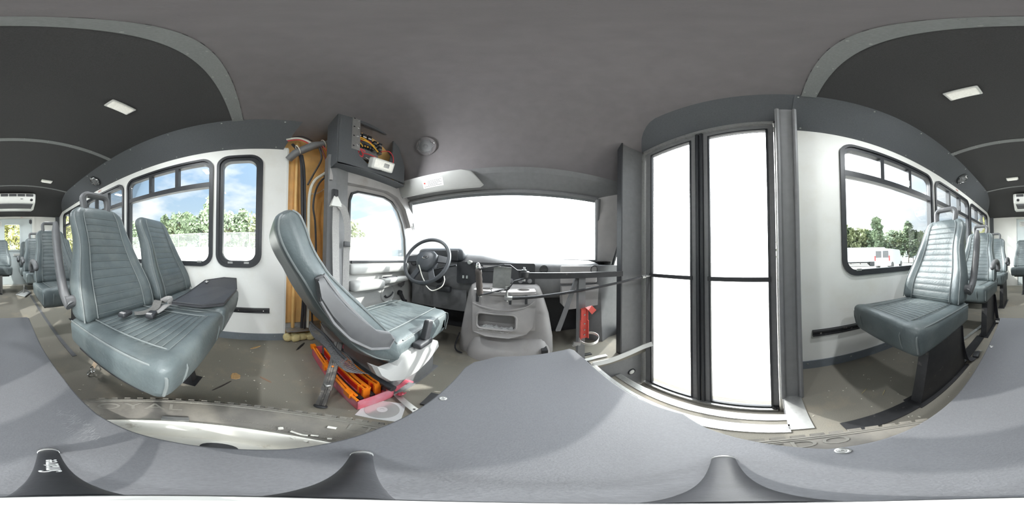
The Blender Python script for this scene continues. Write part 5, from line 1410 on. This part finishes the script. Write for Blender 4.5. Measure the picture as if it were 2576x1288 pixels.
A = V((-.525, .215, .012)); B = V((-.715, .375, .285)); ax = (B - A).normalized(); sd = V((ax.y, -ax.x, 0)).normalized(); nn = sd.cross(ax)
bm_ = M('dusty black bar', (.09, .085, .08), .5, metal=.3, var=.2, vscale=30, dirt=(.34, .30, .26), dscale=22, dpos=(.5, .68))
g = G()
for f0, f1, w, h in ((0, .25, .036, .026), (.25, 1, .042, .024)):
    p0, p1 = A.lerp(B, f0), A.lerp(B, f1)
    g.loft([[p + sd * a * w / 2 + nn * b * h / 2 for a, b in ((-1, -1), (1, -1), (1, 1), (.3, 1), (.2, .6), (-.2, .6), (-.3, 1), (-1, 1))] for p in (p0, p1)])
g.build('bar', bm_, t, 0)
g = G(); g.lathe([(.022, -.012), (.026, -.008), (.026, 0), (.02, .004)], A, ax, 16); g.build('foot', plas_dk, t, 40)
g = G(); p = A.lerp(B, .62) + nn * .012; g.lathe([(.006, 0), (.005, .004), (0, .005)], p, nn, 10); g.build('reflector_dot', orange, t)
g = G(); p = A.lerp(B, .33) + nn * .010; g.rbox(p, (.028, .03, .02), .008); g.build('latch_knob', steel, t, 50)
# disc in its sleeve
t = thing('disc_sleeve', 'clear plastic sleeve under a silver disc on the floor beside the tyre', 'sleeve', (-.40, .385, 0))
g = G(); R3 = Matrix.Rotation(.55, 3, 'Z'); g.box((-.395, .385, .0016), (.145, .13, .0022), R3); g.build('sleeve', clearpl, t, 0)
t = thing('compact_disc', 'silver compact disc lying face up beside the tyre', 'disc', (-.40, .385, .003))
g = G(); g.lathe([(.0075, 0), (.0075, .0012), (.060, .0012), (.060, 0)], (-.398, .386, .0034), (0, 0, 1), 48, closed=True); g.build('disc', disc_m, t, 40)
g = G(); g.lathe([(.0078, .0013), (.0078, .0016), (.019, .0016), (.019, .0013)], (-.398, .386, .0034), (0, 0, 1), 32, closed=True); g.build('disc_hub', clearpl, t, 40)
t = thing('metal_strip', 'flat grey metal strip with a screw hole on the floor by the disc', 'strip', (-.36, .46, 0))
g = G(); R3 = Matrix.Rotation(-.35, 3, 'Z'); g.box((-.365, .475, .012), (.17, .028, .003), R3); g.box((-.290, .444, .008), (.03, .026, .012), R3); g.build('strip', alu, t, 0)
g = G(); g.lathe([(.005, 0), (.005, .001)], (-.315, .457, .0136), (0, 0, 1), 10); g.build('screw_hole', plas_dk, t, 0)
t = thing('floor_plate', 'small dark square metal plate on the floor beside the board', 'plate', (-.30, .56, 0))
g = G(); g.box((-.275, .56, .006), (.11, .10, .012), Matrix.Rotation(.1, 3, 'Z')); g.build('plate', blackmetal, t, 0)
t = thing('case_scrap', 'crumpled red plastic scrap on the floor by the seat plinth', 'scrap', (-.41, .50, 0))
g = G(); g.grid(lambda u, v: V((-.440 + .035 * u, .495 + .03 * v, .012 + .012 * mnoise.noise(V((u * 4, v * 4, 1))) + .02 * u)), 8, 6, (0, 0, .003)); g.build('scrap', redpl, t, 40)
# small debris: each piece can be picked up
def chip(label, cx, cy, l, w, rot, m, grp=None, h=.004):
    g = G(); pts = []
    rr = random.Random(int(abs(cx * 1000 + cy * 77)))
    for k in range(7):
        a = 2 * PI * k / 7
        pts.append((math.cos(a) * l / 2 * rr.uniform(.8, 1.1), math.sin(a) * w / 2 * rr.uniform(.8, 1.1)))
    R3 = Matrix.Rotation(rot, 3, 'Z')
    g.loft([[V((cx, cy, z)) + R3 @ V((a * f, b * f, 0)) for a, b in pts] for z, f in ((.0005, 1), (h, .9))])
    return tag(g.build('wood_chip' if m is wood else 'debris', m, None, 0), label, 'chip' if m is wood else 'debris', grp)
chip('broad split plywood chip on the floor in front of the nearest double seat', -.80, -.125, .075, .055, .3, wood)
chip('thin wood splinter by the white wall skirting', -1.17, -.035, .10, .018, 2.2, wood)
chip('long dark twig on the floor beside the nearest double seat front', -.70, -.165, .14, .009, 2.6, bronze)
chip('faint reddish wood sliver on the floor in front of the tan panel', -.78, .03, .09, .012, .8, M('reddish wood', (.30, .19, .13), .8))
chip('dark pry stick on the floor under the foam edge', -1.17, .30, .16, .022, -.7, blackmetal)
chip('small brass coloured sliver on the floor of the cab', -.32, .63, .035, .010, .4, debris_m)
chip('left of two straw pieces on the floor by the single seat pedestal', .62, -.36, .06, .004, -1.0, M('straw', (.50, .42, .25), .8))
chip('right of two straw pieces on the floor by the single seat pedestal', .56, -.42, .05, .004, -.9, MATS['straw'])
g = G(); rr = random.Random(11)
for i in range(260):
    while True:
        x = rr.uniform(-1.25, .85); y = rr.uniform(-1.2, .9)
        if (x + .06) ** 2 + (y + .07) ** 2 > .16 and not (x > .44 and y > -.1) and not (y > .3 and x < -.45): break
    s = rr.uniform(.0015, .005)
    g.box((x, y, s * .3), (s * rr.uniform(1, 2.5), s, s * .6), Matrix.Rotation(rr.uniform(0, 3), 3, 'Z'))
tag(g.build('floor_grit', debris_m, None, 0), 'scattered pale grit and crumbs on the grey rubber floor', 'grit', kind='stuff')
# bird droppings / plaster drips on the tyre
dr_ = M('white droppings', (.72, .70, .64), .8, var=.1, vscale=90)
g = G()
for pts, w in (([(-.286, .062, .2068), (-.268, .078, .2065), (-.262, .088, .2065)], .0035), ([(-.262, .093, .206), (-.255, .105, .2052)], .003), ([(-.305, .045, .207), (-.298, .045, .207)], .006), ([(-.262, .058, .2055), (-.256, .064, .205)], .0045), ([(-.285, .135, .2065), (-.272, .148, .2068)], .0055), ([(-.243, .075, .2035), (-.238, .080, .203)], .0035), ([(-.240, .115, .2035), (-.236, .122, .203)], .0035)):
    g.tube(spline(pts, 3), w, 6)
g.build('dried_splashes', dr_, tyre, 60, kind='stuff')

# ================================================================ OUTSIDE
GZ = -.85
g = G(); g.grid(lambda u, v: V((-90 + 180 * u, -90 + 180 * v, GZ + (1.25 * sstep(-7.5, -19.5, -90 + 180 * u) if -60 < -90 + 180 * v < 60 else 1.25 * sstep(-7.5, -19.5, -90 + 180 * u)))), 120, 8, (0, 0, -.3))
tag(g.build('gravel_yard', gravel, None, 60), 'pale gravel yard around the bus', 'ground', kind='stuff')
t = thing('concrete_barrier', 'long white concrete barrier along the foot of the fence', 'barrier', (-19.2, -10, .4))
for k in range(14):
    y = -38 + k * 4.1
    g = G(); g.prism([(-19.5, .2), (-18.7, .2), (-18.75, .55), (-18.95, .65), (-19.0, 1.38), (-19.3, 1.38)], 'y', y, y + 4.0); g.build('barrier_block', concrete, t, 0)
t = thing('chain_link_fence', 'tall galvanised chain link fence on steel posts beyond the barrier', 'fence', (-20, -10, .4))
for k in range(19):
    y = -40 + k * 3.2
    g = G(); g.tube([(-19.8, y, .2), (-19.8, y, 3.30)], .045, 6); g.build('fence_post', galv, t)
g = G(); g.tube([(-19.8, -40, 3.22), (-19.8, 17.6, 3.22)], .035, 6); g.build('top_rail', galv, t)
g = G(); h = 1.85; z0 = 1.38; st_ = .13
k = -40.0
while k < 17.6:
    for sg in (1, -1):
        a = V((-19.76, k, z0)); b = V((-19.76, k + sg * h, z0 + h)); d = V((0, .0035, -.0035 * sg))
        g.add([a - d, a + d, b + d, b - d], [(0, 1, 2, 3)])
    k += st_
g.build('chain_link_mesh', galv, t, 0, kind='stuff')

def tree_meshes(seed, h, w, conif, lm):
    rr = random.Random(seed)
    g = G(); g.tube([(0, 0, 0), (.05 * w, .02, h * .45), (0, .05, h * .9)], [.035 * h ** .8 * .6, .03 * h ** .8 * .5, .02], 7)
    for k in range(9):
        a = rr.uniform(0, 2 * PI); z = h * rr.uniform(.3, .8); l = w * .4 * (1 - z / h) + .3
        g.tube([(0, 0, z), (math.cos(a) * l, math.sin(a) * l, z + l * .4)], [.05, .015], 5)
    tk = g
    g = G()
    nclump = 64
    for c in range(nclump):
        f = rr.random() ** .8
        z = h * (.22 + .78 * f)
        rad = w / 2 * ((1 - f) ** .8 if conif else math.sin(PI * (.15 + .8 * (1 - f))) ** .7) * rr.uniform(.35, 1)
        a = rr.uniform(0, 2 * PI)
        cc = V((math.cos(a) * rad, math.sin(a) * rad, z)); cr = w * rr.uniform(.08, .17)
        for q in range(26):
            d = V((rr.gauss(0, 1), rr.gauss(0, 1), rr.gauss(0, .75))).normalized()
            p = cc + d * cr * rr.uniform(.6, 1.1)
            s = rr.uniform(.16, .30) * (w / 5) ** .5
            u = V((rr.gauss(0, 1), rr.gauss(0, 1), rr.gauss(0, 1))).normalized(); v = u.orthogonal().normalized()
            g.add([p - u * s, p + v * s * .7, p + u * s, p - v * s * .7], [(0, 1, 2, 3)])
    return tk, g
PROT = {}
def tree(kind, x, y, z, sc, label, group):
    if kind not in PROT:
        seed, h, w, con, lm = {'pine': (1, 6.2, 3.6, True, leaf_a), 'broad': (2, 5.6, 4.6, False, leaf_a), 'olive': (3, 5.2, 4.4, False, leaf_b), 'yellow': (4, 5.6, 4.6, False, leaf_c)}[kind]
        tk, lf = tree_meshes(seed, h, w, con, lm)
        t = thing('tree', label, 'tree', (0, 0, 0), group)
        a = tk.build('trunk', bark, t, 60); b = lf.build('foliage', lm, t, 0, kind='stuff')
        PROT[kind] = t
    else:
        p = PROT[kind]
        t = p.copy(); COL.objects.link(t); t['label'] = label; t['group'] = group
        for ch in list(p.children):
            c = ch.copy(); COL.objects.link(c); c.parent = t
    t.location = (x, y, z); t.scale = (sc, sc, sc); t.rotation_euler = (0, 0, (x * 7.3 + y * 3.1) % 6.28)
rr = random.Random(5)
kinds = ['broad', 'pine', 'olive', 'broad', 'pine', 'olive']
nm_ = {'broad': 'dark bushy tree standing behind the chain link fence', 'pine': 'pointed evergreen standing behind the chain link fence', 'olive': 'olive green tree standing behind the chain link fence'}
for i in range(24):
    k = kinds[i % 6]; y = -40 + i * 2.35 + rr.uniform(-.6, .6)
    tree(k, -24.5 + rr.uniform(-1.5, 1.5), y, .4, rr.uniform(.98, 1.2), nm_[k], 'trees behind the fence')
tree('pine', -23.4, -7.4, .4, 1.42, 'tallest dark evergreen behind the fence, seen in the nearest wide window', 'trees behind the fence')
nm2 = {'broad': 'dark bushy tree behind the parked trucks', 'pine': 'pointed evergreen behind the parked trucks', 'olive': 'olive green tree behind the parked trucks'}
for i in range(22):
    k = kinds[(i * 5 + 1) % 6]; f = i / 21
    x = 42 - 24 * f + rr.uniform(-2, 2); y = -4 - 46 * f + rr.uniform(-2, 2)
    tree(k, x, y, GZ, rr.uniform(1.35, 1.75) * (1.0 + .12 * math.sin(i * 1.7)), nm2[k], 'trees behind the trucks')
for i in range(5):
    tree('yellow', -11 + i * 4.0, -26 - (i % 2) * 1.5, GZ, 1.25 + .1 * (i % 3), 'sunlit yellow green tree seen through the rear door window', 'trees behind the bus')

def truck(label, name, cx, cy, rot, cabin):
    t = thing(name, label, 'truck' if cabin != 'van' else 'van', (0, 0, 0))
    L_ = 6.5
    z0 = .35
    if cabin != 'van':
        g = G(); g.rbox((0, 0, z0 + 1.7), (L_ if cabin == 'box' else 6.8, 2.4, 2.5), .06); bd = g.build('cargo_box', truckw, t, 40)
        g = G()
        for k in range(12): g.b2((-L_ / 2 + .2 + k * .53, -1.215, .55), (-L_ / 2 + .23 + k * .53, -1.20, 2.9))
        g.build('box_ribs', truckw, bd, 0)
        g = G(); g.b2((-L_ / 2, -.5, .55), (L_ / 2 + 1.6, .5, .75)); g.build('chassis', truckd, t, 0)
        if cabin == 'tractor':
            g = G(); g.prism([(3.5, .6), (5.9, .6), (5.9, 1.45), (4.9, 1.6), (4.55, 2.5), (4.2, 3.05), (3.5, 3.1)], 'y', -1.1, 1.1); cb = g.build('cab', truckw, t, 0)
            g = G(); g.prism([(4.05, 1.65), (4.75, 1.65), (4.45, 2.4), (4.05, 2.4)], 'y', -1.115, -1.10); g.build('cab_window', truckd, cb, 0)
        else:
            g = G(); g.b2((L_ / 2 + .01, -1.0, .6), (L_ / 2 + .06, 1.0, 2.8)); g.build('end_frame', truckd, t, 0)
    else:
        g = G(); g.prism([(-2.9, .5), (2.9, .5), (2.9, 1.25), (2.1, 1.5), (1.55, 2.45), (1.2, 2.6), (-2.8, 2.6), (-2.9, 2.4)], 'y', -1.05, 1.05); bd = g.build('van_body', truckw, t, 0)
        g = G(); g.b2((-2.93, -.85, 1.5), (-2.9, -.1, 2.35)); g.build('rear_window', truckd, bd, 0)
        g = G(); g.b2((-2.93, .1, 1.5), (-2.9, .85, 2.35)); g.build('rear_window', truckd, bd, 0)
        for y in (-.96, .96):
            g = G(); g.b2((-2.94, y - .08, 1.1), (-2.9, y + .08, 1.75)); g.build('tail_lamp', taill, bd, 0)
        g = G(); g.b2((-2.93, -.3, .75), (-2.9, .3, .95)); g.build('licence_plate', paper, bd, 0)
    for x in (-2.0, 2.1) if cabin == 'van' else (-2.2, -1.1, 4.7 if cabin == 'tractor' else 2.4):
        for y in (-1, 1):
            g = G(); g.lathe([(.2, -.14), (.46, -.14), (.48, -.1), (.48, .1), (.46, .14), (.2, .14)], (x, y * .95, .48), (0, 1, 0), 20); g.build('wheel', truckd, t, 40)
    t.location = (cx, cy, GZ); t.rotation_euler = (0, 0, rot)
truck('white box trailer parked at the left end of the truck row', 'box_trailer', 27.5, -9.0, 1.9, 'box')
truck('white semi truck with sloped hood in the middle of the truck row', 'semi_truck', 25.0, -15.6, 1.15, 'tractor')
truck('white van with dark rear windows and red tail lamps at right of the truck row', 'cargo_van', 17.5, -15.0, -1.05, 'van')
